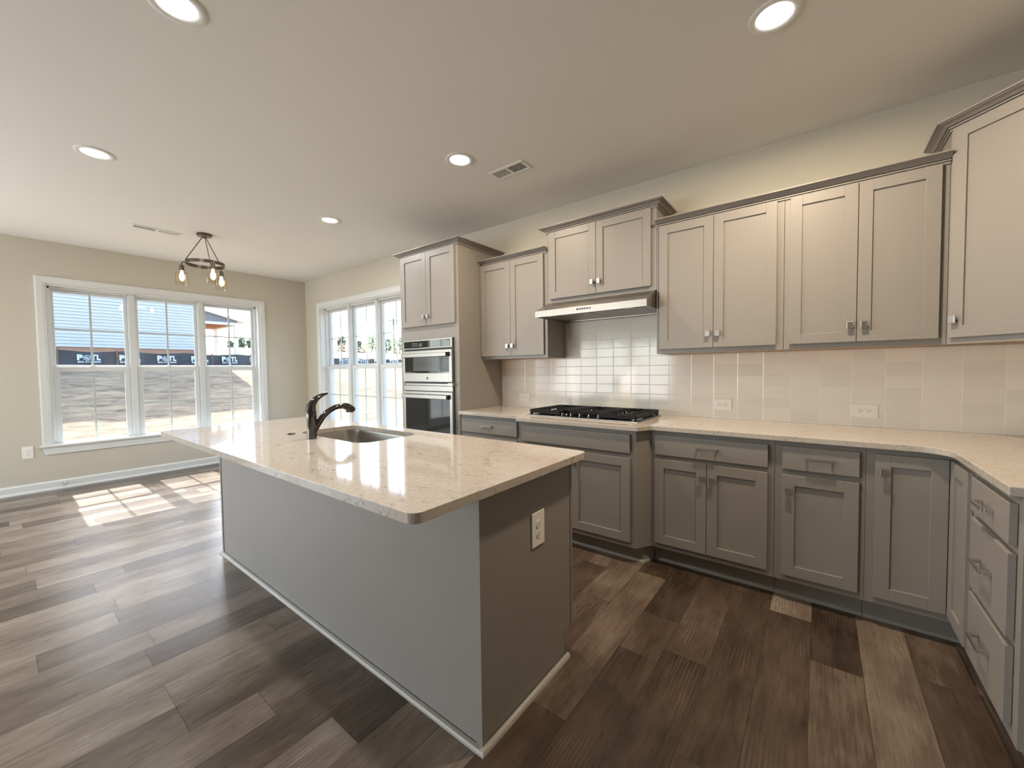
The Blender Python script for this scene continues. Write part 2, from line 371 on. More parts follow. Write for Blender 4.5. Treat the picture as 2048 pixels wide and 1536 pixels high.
# ------------------------------------------------------------------ room shell
def wall_with_holes(name, fr, u0, u1, z0, z1, holes, thick=0.20, material='wall'):
    bm = BM(); us = sorted(holes, key=lambda h: h[0]); cur = u0
    for a, b, c, d in us:
        box(bm, cur, a, -thick, 0, z0, z1); box(bm, a, b, -thick, 0, z0, c); box(bm, a, b, -thick, 0, d, z1); cur = b
    box(bm, cur, u1, -thick, 0, z0, z1)
    return tag(obj(name, bm, material, frame=fr), kind='structure')
FL = frame((LX, 0), (0, 1), (1, 0))          # left wall, u = y, looks to +x
FB = frame((0, 0), (1, 0), (0, -1))          # back wall, u = x
FRr = frame((XR, 0), (0, 1), (-1, 0))
FF = frame((0, YF), (1, 0), (0, 1))
WZ0, WZ1 = 0.494, 2.30
wall_with_holes('wall_left', FL, YF-0.2, 0.2, -0.05, CH+0.05, [(-6.65, -3.95, 0.05, 2.1), (-2.8365, -0.7065, WZ0, WZ1)])
wall_with_holes('wall_back', FB, LX, XR+0.2, -0.05, CH+0.05, [(-6.34, -4.21, WZ0, WZ1)])
wall_with_holes('wall_right', FRr, -1.385, 0.0, -0.05, CH+0.05, [])
wall_with_holes('wall_right_return', frame((0, -1.585), (1, 0), (0, -1)), XR+0.2, 3.6, -0.05, CH+0.05, [])
wall_with_holes('wall_right_far', frame((3.6, 0), (0, 1), (-1, 0)), YF-0.2, -1.385, -0.05, CH+0.05, [])
wall_with_holes('wall_front', FF, LX, 3.6, -0.05, CH+0.05, [(-6.3, -3.0, 0.05, 2.2)])
bm = BM(); box(bm, LX-0.2, 3.8, YF-0.2, 0.2, CH, CH+0.12)
tag(obj('ceiling', bm, 'ceil'), kind='structure')

def build_floor():
    bm = BM(); lay = bm.loops.layers.float_color.new('plank')
    box(bm, LX-0.2, 3.8, YF-0.2, 0.2, -0.06, -0.0025)
    for f in bm.faces: f.material_index = 1
    W = 0.1762; PL = 1.22; g = 0.0006
    manual = {  # row index k: x from .160-W*k ... list of (y_front_end, tone) going from the wall
        -1: [(-0.955, .50), (-2.175, .30)], 0: [(-0.40, .6), (-1.62, .66), (-2.84, .5)], 1: [(-1.085, .17), (-2.305, .50), (-3.5, .4)],
        2: [(-0.765, .74), (-1.985, .33), (-3.2, .28)], 3: [(-0.66, .30), (-1.88, .27), (-3.1, .36)], 4: [(-0.35, .3), (-1.40, .36), (-2.62, .24)],
        5: [(-1.165, .17), (-1.50, .36), (-2.72, .26)], 6: [(-0.775, .20), (-1.995, .54), (-3.215, .30)], 7: [(-1.2, .55), (-2.03, .40), (-3.25, .74)],
        8: [(-0.85, .58), (-2.07, .30), (-3.29, .62)], 9: [(-1.3, .35), (-2.5, .22)], 10: [(-1.1, .45), (-2.3, .40), (-3.5, .30)],
        11: [(-1.4, .4), (-2.62, .46), (-3.8, .62)], 12: [(-0.9, .45), (-2.1, .25), (-2.84, .35), (-3.9, .36)], 13: [(-1.5, .5), (-2.84, .66), (-4.0, .7)],
        14: [(-1.2, .4), (-2.41, .62), (-3.6, .66)], 15: [(-.8, .5), (-2.0, .18), (-2.84, .20), (-4.0, .42)], 16: [(-1.6, .45), (-2.8, .55), (-4.0, .55)],
        17: [(-1.3, .5), (-2.5, .42), (-3.15, .30), (-4.3, .6)], 18: [(-0.9, .6), (-2.1, .36), (-2.87, .36), (-4.1, .7)]}
    rnd = random.Random(11)
    k = -20
    while True:
        x1 = 0.160 - W*k + W; x0 = x1 - W
        if x1 < LX: break
        rows = list(manual.get(k, []))
        y = 0.0
        if not rows: rows = [(-rnd.uniform(0.25, 1.2), rnd.choice([.2, .3, .42, .5, .6, .7]))]
        last = rows[-1][0]
        while last > YF:
            last -= PL; rows.append((last, rnd.choice([.18, .28, .36, .45, .52, .60, .68, .74])))
        for ye, tone in rows:
            if k < 9: tone = tone*0.80
            if k >= 9: tone = 0.46+(tone-0.47)*0.75
            a, b, c, d = max(x0+g, LX), min(x1-g, 3.6), max(ye+g, YF), y-g
            if b > a and d > c:
                vs = [bm.verts.new(p) for p in ((a, c, 0), (b, c, 0), (b, d, 0), (a, d, 0))]
                f = bm.faces.new(vs); col = (tone, rnd.random(), rnd.random(), 1)
                for lp in f.loops: lp[lay] = col
            y = ye
            if y < YF: break
        k += 1
    me = bpy.data.meshes.new('floor'); bm.to_mesh(me); bm.free()
    me.materials.append(M['floor']); me.materials.append(M['dark'])
    o = bpy.data.objects.new('floor', me); link(o); tag(o, kind='structure')
build_floor()

# baseboards
BP = [(0, 0), (0.026, 0), (0.026, 0.008), (0.022, 0.020), (0.014, 0.026), (0.014, 0.085), (0.008, 0.098), (0, 0.102)]
def baseboard(name, path):
    bm = BM(); sweep(bm, path, [(o, z) for o, z in BP]); tag(obj(name, bm, 'trim'), kind='structure')
baseboard('baseboard_left', [(LX, YF+5e-3), (LX, -6.74)])
baseboard('baseboard_left.001', [(LX, -3.86), (LX, -0.002)])
baseboard('baseboard_back', [(LX+0.026, 0), (-3.46, 0)])

# ------------------------------------------------------------------ windows
def picture_window(name, fr, u0, centers, uw, z0, z1, normal_side):
    u1 = u0 + uw*len(centers)
    t = thing(name, None, None, tuple(fr @ Vector((0.5*(u0+u1), 0, z0))), kind='structure')
    # casing: top and two sides with a stepped profile
    prof = [(-0.078, 0), (-0.078, 0.018), (-0.066, 0.022), (-0.020, 0.018), (-0.014, 0.014), (-0.006, 0.014), (0.0, 0.010), (0.0, 0)]
    bm = BM()
    def strip(pts_a, pts_b):
        va = [bm.verts.new(p) for p in pts_a]; vb = [bm.verts.new(p) for p in pts_b]; n = len(va)
        for i in range(n): bm.faces.new((va[i], va[(i+1) % n], vb[(i+1) % n], vb[i]))
        bm.faces.new(va); bm.faces.new(vb[::-1])
    ul, ur, zt = u0, u1, z1
    strip([(ul+o, d, z0+0.012) for o, d in prof], [(ul+o, d, zt-o) for o, d in prof])
    strip([(ur-o, d, z0+0.012) for o, d in prof], [(ur-o, d, zt-o) for o, d in prof])
    strip([(ul+o, d, zt-o) for o, d in prof], [(ur-o, d, zt-o) for o, d in prof])
    obj('casing', bm, 'trim', t, fr)
    bm = BM(); box(bm, u0-0.098, u1+0.098, -0.0015, 0.045, z0-0.010, z0+0.012); box(bm, u0, u1, -0.12, 0, z0-0.0, z0+0.012)
    obj('stool', bm, 'trim', t, fr, bevel=0.003)
    bm = BM()
    pr = [(u0-0.078, z0-0.011), (u1+0.078, z0-0.011), (u1+0.062, z0-0.095), (u0-0.062, z0-0.095)]
    va = [bm.verts.new((a, 0.001, z)) for a, z in pr]; vb = [bm.verts.new((a, 0.017, z)) for a, z in pr]
    for i in range(4): bm.faces.new((va[i], va[(i+1) % 4], vb[(i+1) % 4], vb[i]))
    bm.faces.new(va); bm.faces.new(vb[::-1])
    obj('apron', bm, 'trim', t, fr, bevel=0.002)
    # jamb liner
    bm = BM(); e = 0.0015
    box(bm, u0+e-0.0, u0+0.012, -0.10, -0.001, z0+0.012, z1-e); box(bm, u1-0.012, u1-e, -0.10, -0.001, z0+0.012, z1-e)
    box(bm, u0+0.012, u1-0.012, -0.10, -0.001, z1-0.012, z1-e)
    obj('jamb', bm, 'trim', t, fr)
    # frame with mullions
    bm = BM(); D0, D1 = -0.195, -0.085
    zt, zb = z1-0.012, z0+0.0125
    box(bm, u0+0.012, u1-0.012, D0, D1, zt-0.022, zt); box(bm, u0+0.012, u1-0.012, D0, D1, zb, zb+0.006)
    edges = [u0+0.012] + [u0+uw*i for i in range(1, len(centers))] + [u1-0.012]
    for i, e_ in enumerate(edges):
        if i == 0: a, b = e_, e_+0.024
        elif i == len(edges)-1: a, b = e_-0.024, e_
        else: a, b = e_-0.034, e_+0.034
        box(bm, a, b, D0, D1, zb, zt)
        if 0 < i < len(edges)-1: box(bm, e_-0.026, e_+0.026, D1, D1+0.012, zb, zt)
    obj('window_frame', bm, 'vinyl', t, fr, bevel=0.002)
    for c in centers:
        # upper sash (outer) and lower sash (inner)
        for up_, d, hg, za, zb2, rail_b, rail_t in ((True, -0.150, 0.2885, 1.40, 2.232, 0.040, 0.030), (False, -0.112, 0.27, 0.520, 1.325, 0.035, 0.055)):
            so = 0.3185 if up_ else 0.3183
            bm = BM()
            lo, hi = za-rail_b+(0.012 if not up_ else 0.0), min(zb2+rail_t, zt-0.002)
            lo = max(lo, zb+0.004)
            dd0, dd1 = d-0.016, d+0.018
            box(bm, c-so, c-hg, dd0, dd1, lo, hi); box(bm, c+hg, c+so, dd0, dd1, lo, hi)
            box(bm, c-hg, c+hg, dd0, dd1, lo, za); box(bm, c-hg, c+hg, dd0, dd1, zb2, hi)
            s = obj('sash', bm, 'vinyl', t, fr, bevel=0.003)
            bm = BM(); gw = 0.0095
            box(bm, c-gw, c+gw, d-0.004, d+0.004, za, zb2); zm = (za+zb2)/2
            box(bm, c-hg, c-gw, d-0.004, d+0.004, zm-gw*0.9, zm+gw*0.9); box(bm, c+gw, c+hg, d-0.004, d+0.004, zm-gw*0.9, zm+gw*0.9)
            obj('grille', bm, 'vinyl', s, fr)
            bm = BM(); box(bm, c-hg, c+hg, d+0.006, d+0.009, za, zb2)
            obj('pane', bm, 'glass', s, fr)
            if not up_:
                bm = BM(); box(bm, c-0.032, c+0.032, d-0.002, d+0.018, hi, hi+0.009)
                lathe(bm, [(0.013, hi+0.009), (0.015, hi+0.014), (0.010, hi+0.022)], (c, d+0.006, 0), 12)
                obj('sash_lock', bm, 'vinyl', s, fr, bevel=0.001)
    return t
uw = 0.71
picture_window('window_1', FL, -2.8365, [-2.4815, -1.7715, -1.0615], uw, WZ0, WZ1, 1)
picture_window('window_2', FB, -6.34, [-5.985, -5.275, -4.565], uw, WZ0, WZ1, 1)

def glazed_door(name, fr, u0, u1, z0, z1, leaves, cols, rows, dd):
    t = thing(name, None, None, tuple(fr @ Vector((0.5*(u0+u1), 0, z0))), kind='structure')
    bm = BM()
    box(bm, u0-0.08, u0, 0.001, 0.018, z0-0.04, z1+0.08); box(bm, u1, u1+0.08, 0.001, 0.018, z0-0.04, z1+0.08); box(bm, u0, u1, 0.001, 0.018, z1, z1+0.08)
    obj('casing', bm, 'trim', t, fr)
    w_ = (u1-u0)/leaves
    for i in range(leaves):
        a, b = u0+i*w_+0.002, u0+(i+1)*w_-0.002
        bm = BM(); st = 0.075
        box(bm, a, a+st, -0.12, -0.08, z0, z1); box(bm, b-st, b, -0.12, -0.08, z0, z1)
        box(bm, a+st, b-st, -0.12, -0.08, z0, z0+0.16); box(bm, a+st, b-st, -0.12, -0.08, z1-0.09, z1)
        s = obj('door_leaf', bm, 'vinyl', t, fr)
        bm = BM()
        for k in range(1, cols):
            u = a+st+(b-a-2*st)*k/cols; box(bm, u-0.008, u+0.008, -0.106, -0.094, z0+0.16, z1-0.09)
        for k in range(1, rows):
            z = z0+0.16+(z1-z0-0.25)*k/rows; box(bm, a+st, b-st, -0.106, -0.094, z-0.008, z+0.008)
        obj('grille', bm, 'vinyl', s, fr)
        bm = BM(); box(bm, a+st, b-st, -0.0925, -0.0895, z0+0.16, z1-0.09); obj('pane', bm, 'glass', s, fr)
glazed_door('door_1', FL, -6.65, -3.95, 0.05, 2.1, 3, 2, 4, 0)
glazed_door('added_rear_door', FF, -6.3, -3.0, 0.05, 2.2, 3, 2, 4, 0)  # unseen rear door, added as an opening to go with the fill lamp

# ------------------------------------------------------------------ cabinets
ST = 0.057
def shaker(bm, u0, u1, z0, z1, d0=0.0, th=0.019):
    box(bm, u0, u0+ST, d0, d0+th, z0, z1); box(bm, u1-ST, u1, d0, d0+th, z0, z1)
    box(bm, u0+ST, u1-ST, d0, d0+th, z0, z0+ST); box(bm, u0+ST, u1-ST, d0, d0+th, z1-ST, z1)
    box(bm, u0+ST-0.004, u1-ST+0.004, d0+0.002, d0+th-0.009, z0+ST-0.004, z1-ST+0.004)
def knob(parent, fr, u, z, d0=0.020):
    bm = BM(); box(bm, u-0.006, u+0.006, d0, d0+0.016, z-0.006, z+0.006); box(bm, u-0.0135, u+0.0135, d0+0.016, d0+0.025, z-0.019, z+0.019)
    return obj('knob', bm, 'nickel', parent, fr, bevel=0.0015)
def pull(parent, fr, u, z, d0=0.020, hw=0.056):
    bm = BM(); s = 0.0055
    for q in (-1, 1): box(bm, u+q*hw-s, u+q*hw+s, d0, d0+0.022, z-s, z+s)
    box(bm, u-hw-s, u+hw+s, d0+0.022, d0+0.031, z-s, z+s)
    return obj('handle', bm, 'nickel', parent, fr, bevel=0.001)
def door(parent, fr, u0, u1, z0, z1, kn=None):
    bm = BM(); shaker(bm, u0, u1, z0, z1, 0.0012); o = obj('door', bm, 'cab', parent, fr, bevel=0.0012)
    if kn: knob(o, fr, *kn)
    return o
def slab_drawer(parent, fr, u0, u1, z0, z1, pu=True, name='drawer', hw=0.056):
    bm = BM(); box(bm, u0, u1, 0.0012, 0.0202, z0, z1); o = obj(name, bm, 'cab', parent, fr, bevel=0.0015)
    if pu: pull(o, fr, 0.5*(u0+u1), 0.5*(z0+z1)+0.004, hw=hw)
    return o
def crown_profile(z, h=0.046, w_=0.056):
    return [(-0.0, z-0.004), (0.007, z-0.004), (0.007, z+h*.10), (0.003, z+h*.12), (0.003, z+h*.17), (0.013, z+h*.19), (0.013, z+h*.32), (0.009, z+h*.34), (0.009, z+h*.40), (0.020, z+h*.42),
            (0.026, z+h*.56), (0.036, z+h*.68), (0.047, z+h*.75), (0.047, z+h*.82), (w_, z+h*.85), (w_, z+h), (-0.0, z+h)]
def crown(parent, path, z):
    bm = BM(); sweep(bm, path, crown_profile(z)); return obj('crown_moulding', bm, 'cab', parent, smooth=True)

def wall_cabinet(name, label, x0, x1, z0, z1, dz0, dz1, crown_ret=(False, False), dep=0.307, ndoors=2, edge=(0.022, 0.022), kz=None, dsplit=None, group=None, bm_extra=None):
    fr = back(-dep)
    t = thing(name, label, 'cabinet', ((x0+x1)/2, -dep/2, z0), group)
    e = 0.0006
    bm = BM(); box(bm, x0+e, x1-e, -dep+0.009, 0, z0+0.006, z1)
    # recess under the box: side skirts and face frame hang lower
    box(bm, x0+e, x1-e, -0.019, 0, z0, z0+0.006); box(bm, x0+e, x0+0.014, -dep+0.009, -0.019, z0, z0+0.006); box(bm, x1-0.014, x1-e, -dep+0.009, -0.019, z0, z0+0.006)
    obj('cabinet_box', bm, 'cab', t, fr)
    bm = BM(); box(bm, x0+0.015, x1-0.015, -dep+0.012, -0.020, z0+0.003, z0+0.0056); obj('underside_panel', bm, 'maple', t, fr, label='unpainted maple underside panel')
    a, b = x0+edge[0], x1-edge[1]; mid = dsplit if dsplit else (a+b)/2
    kz = kz or dz0+0.09
    if ndoors == 2:
        door(t, fr, a, mid-0.0015, dz0, dz1, (mid-0.029, kz)); door(t, fr, mid+0.0015, b, dz0, dz1, (mid+0.029, kz))
    path = [(x0, -dep), (x1, -dep)]
    if crown_ret[0]: path = [(x0, -0.004)] + path
    if crown_ret[1]: path = path + [(x1, -0.004)]
    crown(t, path, dz1+0.001)
    return t
ZB = 1.387
wall_cabinet('wall_cabinet', 'greige two-door wall cabinet between oven tower and range hood', -2.606, -1.8535, ZB, 2.31, 1.414, 2.278, edge=(0.004, 0.030), dsplit=-2.243)
wall_cabinet('wall_cabinet', 'short greige two-door wall cabinet directly above the range hood', -1.8525, -0.9315, 1.846, 2.466, 1.876, 2.430, crown_ret=(True, True), edge=(0.033, 0.037))
wall_cabinet('wall_cabinet', 'greige two-door wall cabinet just right of the range hood', -0.9305, -0.1755, ZB, 2.31, 1.418, 2.279, edge=(0.024, 0.036), dsplit=-0.558)
wall_cabinet('wall_cabinet', 'wide greige two-door wall cabinet just left of the corner cabinet', -0.1745, 0.5015, ZB, 2.31, 1.418, 2.279, edge=(0.028, 0.030), dsplit=0.1585)

# corner wall cabinet (diagonal)
t = thing('corner_wall_cabinet', 'tall greige diagonal corner wall cabinet with one door and bright knob', 'cabinet', (0.95, -0.15, ZB))
R = XR-0.002; P = [(0.503, -0.002), (0.503, -0.307), (0.795, -0.599), (R, -0.599), (R, -0.002)]
bm = BM(); prism(bm, P, ZB+0.012, 2.466)
for a, b in ((0, 1), (1, 2), (2, 3)):
    pa, pb = Vector(P[a]), Vector(P[b]); d = (pb-pa).normalized(); n = Vector((-d.y, d.x))*0.018
    prism(bm, [tuple(pa), tuple(pb), tuple(pb+n), tuple(pa+n)], ZB, ZB+0.0121)
obj('cabinet_box', bm, 'cab', t)
bm = BM(); prism(bm, [(0.525, -0.02), (0.525, -0.30), (0.80, -0.575), (R-0.02, -0.575), (R-0.02, -0.02)], ZB+0.009, ZB+0.0115); obj('underside_panel', bm, 'maple', t, label='unpainted maple underside panel')
FD = frame((0.503, -0.307), (1, -1), (-1, -1)); LD = math.hypot(0.292, 0.292)
door(t, FD, 0.018, LD-0.018, 1.418, 2.432, (0.018+0.029, 1.506))
crown(t, [P[0], P[1], P[2], P[3]], 2.433)

# oven tower
TY = -0.62; TX0, TX1 = -3.45, -2.608
t = thing('oven_tower_cabinet', 'tall greige cabinet tower holding the microwave and wall oven', 'cabinet', ((TX0+TX1)/2, TY/2, 0))
fr = back(TY)
OX0, OX1, OZ0, OZ1 = -3.378, -2.680, 0.42, 1.585
bm = BM(); dd = -TY
dd -= 0.002; box(bm, TX0, TX1, -dd, 0, OZ1, 2.466); box(bm, TX0, TX1, -dd, 0, 0.11, OZ0); box(bm, TX0, OX0, -dd, 0, OZ0, OZ1); box(bm, OX1, TX1, -dd, 0, OZ0, OZ1)
box(bm, OX0, OX1, -dd, -0.58, OZ0, OZ1); box(bm, TX0, TX1, -dd, -0.07, 0, 0.11)
obj('cabinet_box', bm, 'cab', t, fr)
mid = -3.029
door(t, fr, TX0+0.038, mid-0.0015, 1.723, 2.429, (mid-0.029, 1.81)); door(t, fr, mid+0.0015, TX1-0.036, 1.723, 2.429, (mid+0.029, 1.81))
slab_drawer(t, fr, TX0+0.03, TX1-0.03, 0.14, 0.40)
crown(t, [(TX0, -0.003), (TX0, TY), (TX1, TY), (TX1, -0.003)], 2.432)

# wall oven with microwave
t = thing('wall_oven', 'stainless microwave and oven combination built into the tall tower', 'oven', (mid, TY-0.01, OZ0))
X0, X1 = -3.385, -2.673
fo = back(TY); F = 0.0012
bm = BM(); box(bm, OX0+0.004, OX1-0.004, -0.55, F, OZ0+0.003, OZ1-0.003); box(bm, X0, X1, F, 0.012, OZ0-0.012, OZ1+0.006)
obj('oven_body', bm, 'black', t, fo, bevel=0.001)
bm = BM(); box(bm, X0, X1, 0.0122, 0.030, 1.500, 1.591); cp = obj('control_panel', bm, 'steel', t, fo, bevel=0.002)
bm = BM(); box(bm, X0+0.018, X1-0.022, 0.0302, 0.032, 1.510, 1.577); obj('touch_glass', bm, 'blackglass', cp, fo, bevel=0.001)
bm = BM()
for i in range(3):
    for j in range(2): box(bm, X0+0.15+i*0.028, X0+0.165+i*0.028, 0.0322, 0.0326, 1.531+j*0.020, 1.537+j*0.020)
obj('button_print', bm, 'glyph', cp, fo)
bm = BM(); box(bm, X0+0.245, X0+0.30, 0.0322, 0.0326, 1.522, 1.555); obj('display', bm, 'screen', cp, fo)
def oven_door(name, z0, z1, gz0, gz1, hz, screen, arc=0.0):
    bm = BM()
    gx0, gx1 = X0+0.030, X1-0.035
    box(bm, X0, gx0, 0.0122, 0.036, z0, z1); box(bm, gx1, X1, 0.0122, 0.036, z0, z1)
    box(bm, gx0, gx1, 0.0122, 0.036, z0, gz0); box(bm, gx0, gx1, 0.0122, 0.036, gz1, z1); box(bm, gx0, gx1, 0.0122, 0.026, gz0, gz1)
    d = obj(name, bm, 'steel', t, fo, bevel=0.002)
    n = 14; bm = BM(); top = gz1-0.0006
    pts = [(gx0+0.0006, top), (gx1-0.0006, top)] + [(gx1-0.0006-(gx1-gx0-0.0012)*i/n, gz0+0.0006+arc*(1-math.sin(math.pi*i/n))) for i in range(n+1)]
    va = [bm.verts.new((a, 0.0263, z)) for a, z in pts]; vb = [bm.verts.new((a, 0.034, z)) for a, z in pts]
    for i in range(len(pts)): bm.faces.new((va[i], va[(i+1) % len(pts)], vb[(i+1) % len(pts)], vb[i]))
    bm.faces.new(va); bm.faces.new(vb[::-1])
    gl = obj('door_glass', bm, 'blackglass', d, fo)
    if screen:
        bm = BM(); box(bm, gx0+0.13, gx1-0.14, 0.0341, 0.0345, gz0+0.022, gz1-0.035); obj('window_screen', bm, 'mwglass', d, fo)
    bm = BM(); box(bm, X0+0.010, X1-0.045, 0.058, 0.072, hz-0.019, hz+0.019)
    h = obj('handle', bm, 'steel', d, fo, bevel=0.004)
    for q in (X0+0.012, X1-0.060):
        bm = BM(); box(bm, q, q+0.026, 0.0362, 0.0578, hz-0.021, hz+0.021); obj('handle_bracket', bm, 'black', d, fo, bevel=0.003, label='black handle end bracket')
    return d
d = oven_door('microwave_door', 1.178, 1.482, 1.262, 1.452, 1.436, True, 0.010)
bm = BM(); lathe(bm, [(0.012, 0.0362), (0.012, 0.0372)], ((X0+X1)/2+0.015, 0, 1.213), 20, 'y'); obj('emblem', bm, 'chrome', d, fo)
bm = BM(); box(bm, X0, X1, 0.0122, 0.030, 1.089, 1.137); box(bm, X0+0.02, X1-0.03, 0.0122, 0.022, 1.140, 1.160); box(bm, X1-0.050, X1+0.012, 0.0122, 0.042, 1.140, 1.168)
obj('trim_strip', bm, 'steel', t, fo, bevel=0.0015)
oven_door('oven_door', 0.45, 1.082, 0.585, 1.055, 1.036, False)

# base cabinets --------------------------------------------------------------
BY = -0.61; BT = 0.8825; TK = 0.112; TKD = 0.075
def base_box(bm, x0, x1, dep, z1=BT, tk=TK):
    box(bm, x0+5e-4, x1-5e-4, -dep+0.01, 0, tk, z1); box(bm, x0+5e-4, x1-5e-4, -dep+0.01, -TKD, 0, tk)
def shoe(parent, path):
    bm = BM(); r = 0.017; prof = [(0, 0.0)] + [(r*math.cos(a), r*math.sin(a)) for a in [math.pi/2*i/6 for i in range(7)]]
    sweep(bm, path, prof); return obj('shoe_moulding', bm, 'cab', parent, smooth=True)
fb = back(BY)
t = thing('base_cabinet', 'greige base cabinet with one drawer between oven tower and cooktop cabinet', 'cabinet', (-2.28, -0.3, 0))
bm = BM(); base_box(bm, -2.606, -1.917, -BY); obj('cabinet_box', bm, 'cab', t, fb)
slab_drawer(t, fb, -2.588, -1.956, 0.732, 0.855, hw=0.053)
door(t, fb, -2.588, -2.2735, 0.150, 0.700, (-2.302, 0.616)); door(t, fb, -2.2705, -1.956, 0.150, 0.700, (-2.242, 0.616))
shoe(t, [(-2.604, BY+TKD), (-1.918, BY+TKD)])

KY = -0.715; KX0, KX1 = -1.850, -0.930
t = thing('cooktop_base_cabinet', 'bumped-out greige base cabinet with angled corners under the gas cooktop', 'cabinet', (-1.39, -0.35, 0))
AX0, AX1 = KX0-0.064, KX1+0.064
bm = BM(); prism(bm, [(AX0, -0.002), (AX0, BY+0.002), (KX0, KY), (KX1, KY), (AX1, BY+0.002), (AX1, -0.002)], TK, BT)
TP = [(AX0+0.001, -0.002), (AX0+0.001, BY+TKD-0.01), (KX0-0.02, KY+TKD), (KX1+0.02, KY+TKD), (AX1-0.001, BY+TKD-0.01), (AX1-0.001, -0.002)]
prism(bm, TP, 0, TK)
obj('cabinet_box', bm, 'cab', t)
fk = back(KY)
slab_drawer(t, fk, KX0+0.022, KX1-0.036, 0.735, 0.855, pu=False, name='false_drawer_front')
km = (KX0+0.022+KX1-0.036)/2
door(t, fk, KX0+0.022, km-0.0015, 0.150, 0.703, (km-0.029, 0.62)); door(t, fk, km+0.0015, KX1-0.036, 0.150, 0.703, (km+0.029, 0.62))
shoe(t, [(TP[2][0], TP[2][1]), (TP[3][0], TP[3][1]), (TP[4][0]-0.014, TP[4][1]-0.014)])

t = thing('base_cabinet', 'wide greige base cabinet with two doors and one drawer right of cooktop', 'cabinet', (-0.52, -0.3, 0))
bm = BM(); base_box(bm, AX1+0.001, -0.1895, -BY); obj('cabinet_box', bm, 'cab', t, fb)
slab_drawer(t, fb, -0.840, -0.220, 0.728, 0.855, hw=0.052)
door(t, fb, -0.840, -0.5325, 0.150, 0.700, (-0.557, 0.617)); door(t, fb, -0.5295, -0.220, 0.150, 0.700, (-0.500, 0.617))
shoe(t, [(AX1+0.002, BY+TKD), (-0.190, BY+TKD)])
t = thing('base_cabinet', 'narrow greige base cabinet with one door and one drawer', 'cabinet', (0.0, -0.3, 0))
bm = BM(); base_box(bm, -0.1885, 0.1885, -BY); obj('cabinet_box', bm, 'cab', t, fb)
slab_drawer(t, fb, -0.154, 0.164, 0.732, 0.856, hw=0.052)
door(t, fb, -0.154, 0.164, 0.149, 0.702, (-0.125, 0.617))
shoe(t, [(-0.188, BY+TKD), (0.188, BY+TKD)])
# corner susan cabinet
RXF = 0.490
t = thing('corner_base_cabinet', 'greige corner base cabinet with folding two-panel door', 'cabinet', (0.8, -0.3, 0))
bm = BM(); prism(bm, [(0.1895, -0.002), (0.1895, BY), (RXF, BY), (RXF, -0.9125), (R, -0.9125), (R, -0.002)], TK, BT)
prism(bm, [(0.1895, -0.002), (0.1895, BY+TKD), (RXF+TKD, BY+TKD), (RXF+TKD, -0.9125), (R, -0.9125), (R, -0.002)], 0, TK)
obj('cabinet_box', bm, 'cab', t)
door(t, fb, 0.222, 0.4685, 0.150, 0.857, (0.251, 0.772))
frr = right(RXF)
door(t, frr, 0.6345, 0.888, 0.150, 0.857)
shoe(t, [(0.190, BY+TKD), (RXF+TKD, BY+TKD), (RXF+TKD, -0.912)])
t = thing('drawer_base_cabinet', 'greige three-drawer base cabinet at the right end of the counter', 'cabinet', (0.8, -1.14, 0))
DY1 = 1.371
bm = BM(); box(bm, 0.9135, DY1, -(R-RXF), 0, TK, BT); box(bm, 0.9135, DY1, -(R-RXF), -TKD, 0, TK); obj('cabinet_box', bm, 'cab', t, frr)
for z0, z1, hz in ((0.728, 0.856, 0.792), (0.434, 0.700, 0.575), (0.158, 0.408, 0.30)):
    bm = BM(); box(bm, 0.944, 1.328, 0.0012, 0.0202, z0, z1); o = obj('drawer', bm, 'cab', t, frr, bevel=0.0015)
    pull(o, frr, 1.136, hz, hw=0.055)
shoe(t, [(RXF+TKD, -0.9145), (RXF+TKD, -DY1)])

# ------------------------------------------------------------------ countertop
def arc(cx, cy, r, a0, a1, n=8):
    return [(cx+r*math.cos(a0+(a1-a0)*i/n), cy+r*math.sin(a0+(a1-a0)*i/n)) for i in range(n+1)]
t0 = CT-0.030
CF = -0.648; CK = -0.753; CXE = 0.462
pts = [(TX1+0.0015, -0.002), (TX1+0.0015, CF), (AX0-0.012, CF), (KX0-0.020, CK), (KX1+0.020, CK), (AX1+0.014, CF)]
pts += [(CXE-0.10, CF)] + [(CXE-0.10+0.10*math.sin(a), CF-0.10+0.10*math.cos(a)) for a in [math.pi/2*i/8 for i in range(1, 9)]]
pts += [(CXE, -1.352), (R, -1.352), (R, -0.002)]
# cut-out under the cooktop is not needed: the cooktop tray drops on the slab
bm = BM(); prism(bm, pts, t0, CT)
tag(obj('kitchen_countertop', bm, 'quartz', bevel=0.003), 'L-shaped cream quartz countertop along the tiled wall under the wall cabinets', 'countertop')
# backsplash
bm = BM(); box(bm, TX1+0.001, -1.8525, -0.007, -0.0005, CT+0.0005, ZB-0.001); box(bm, -1.8525, -0.9315, -0.007, -0.0005, CT+0.0005, 1.704); box(bm, -0.9315, R-0.008, -0.007, -0.0005, CT+0.0005, ZB-0.001)
tag(obj('tile_backsplash', bm, 'tile'), 'glossy cream rectangular stacked tile backsplash behind the cooktop', 'backsplash')

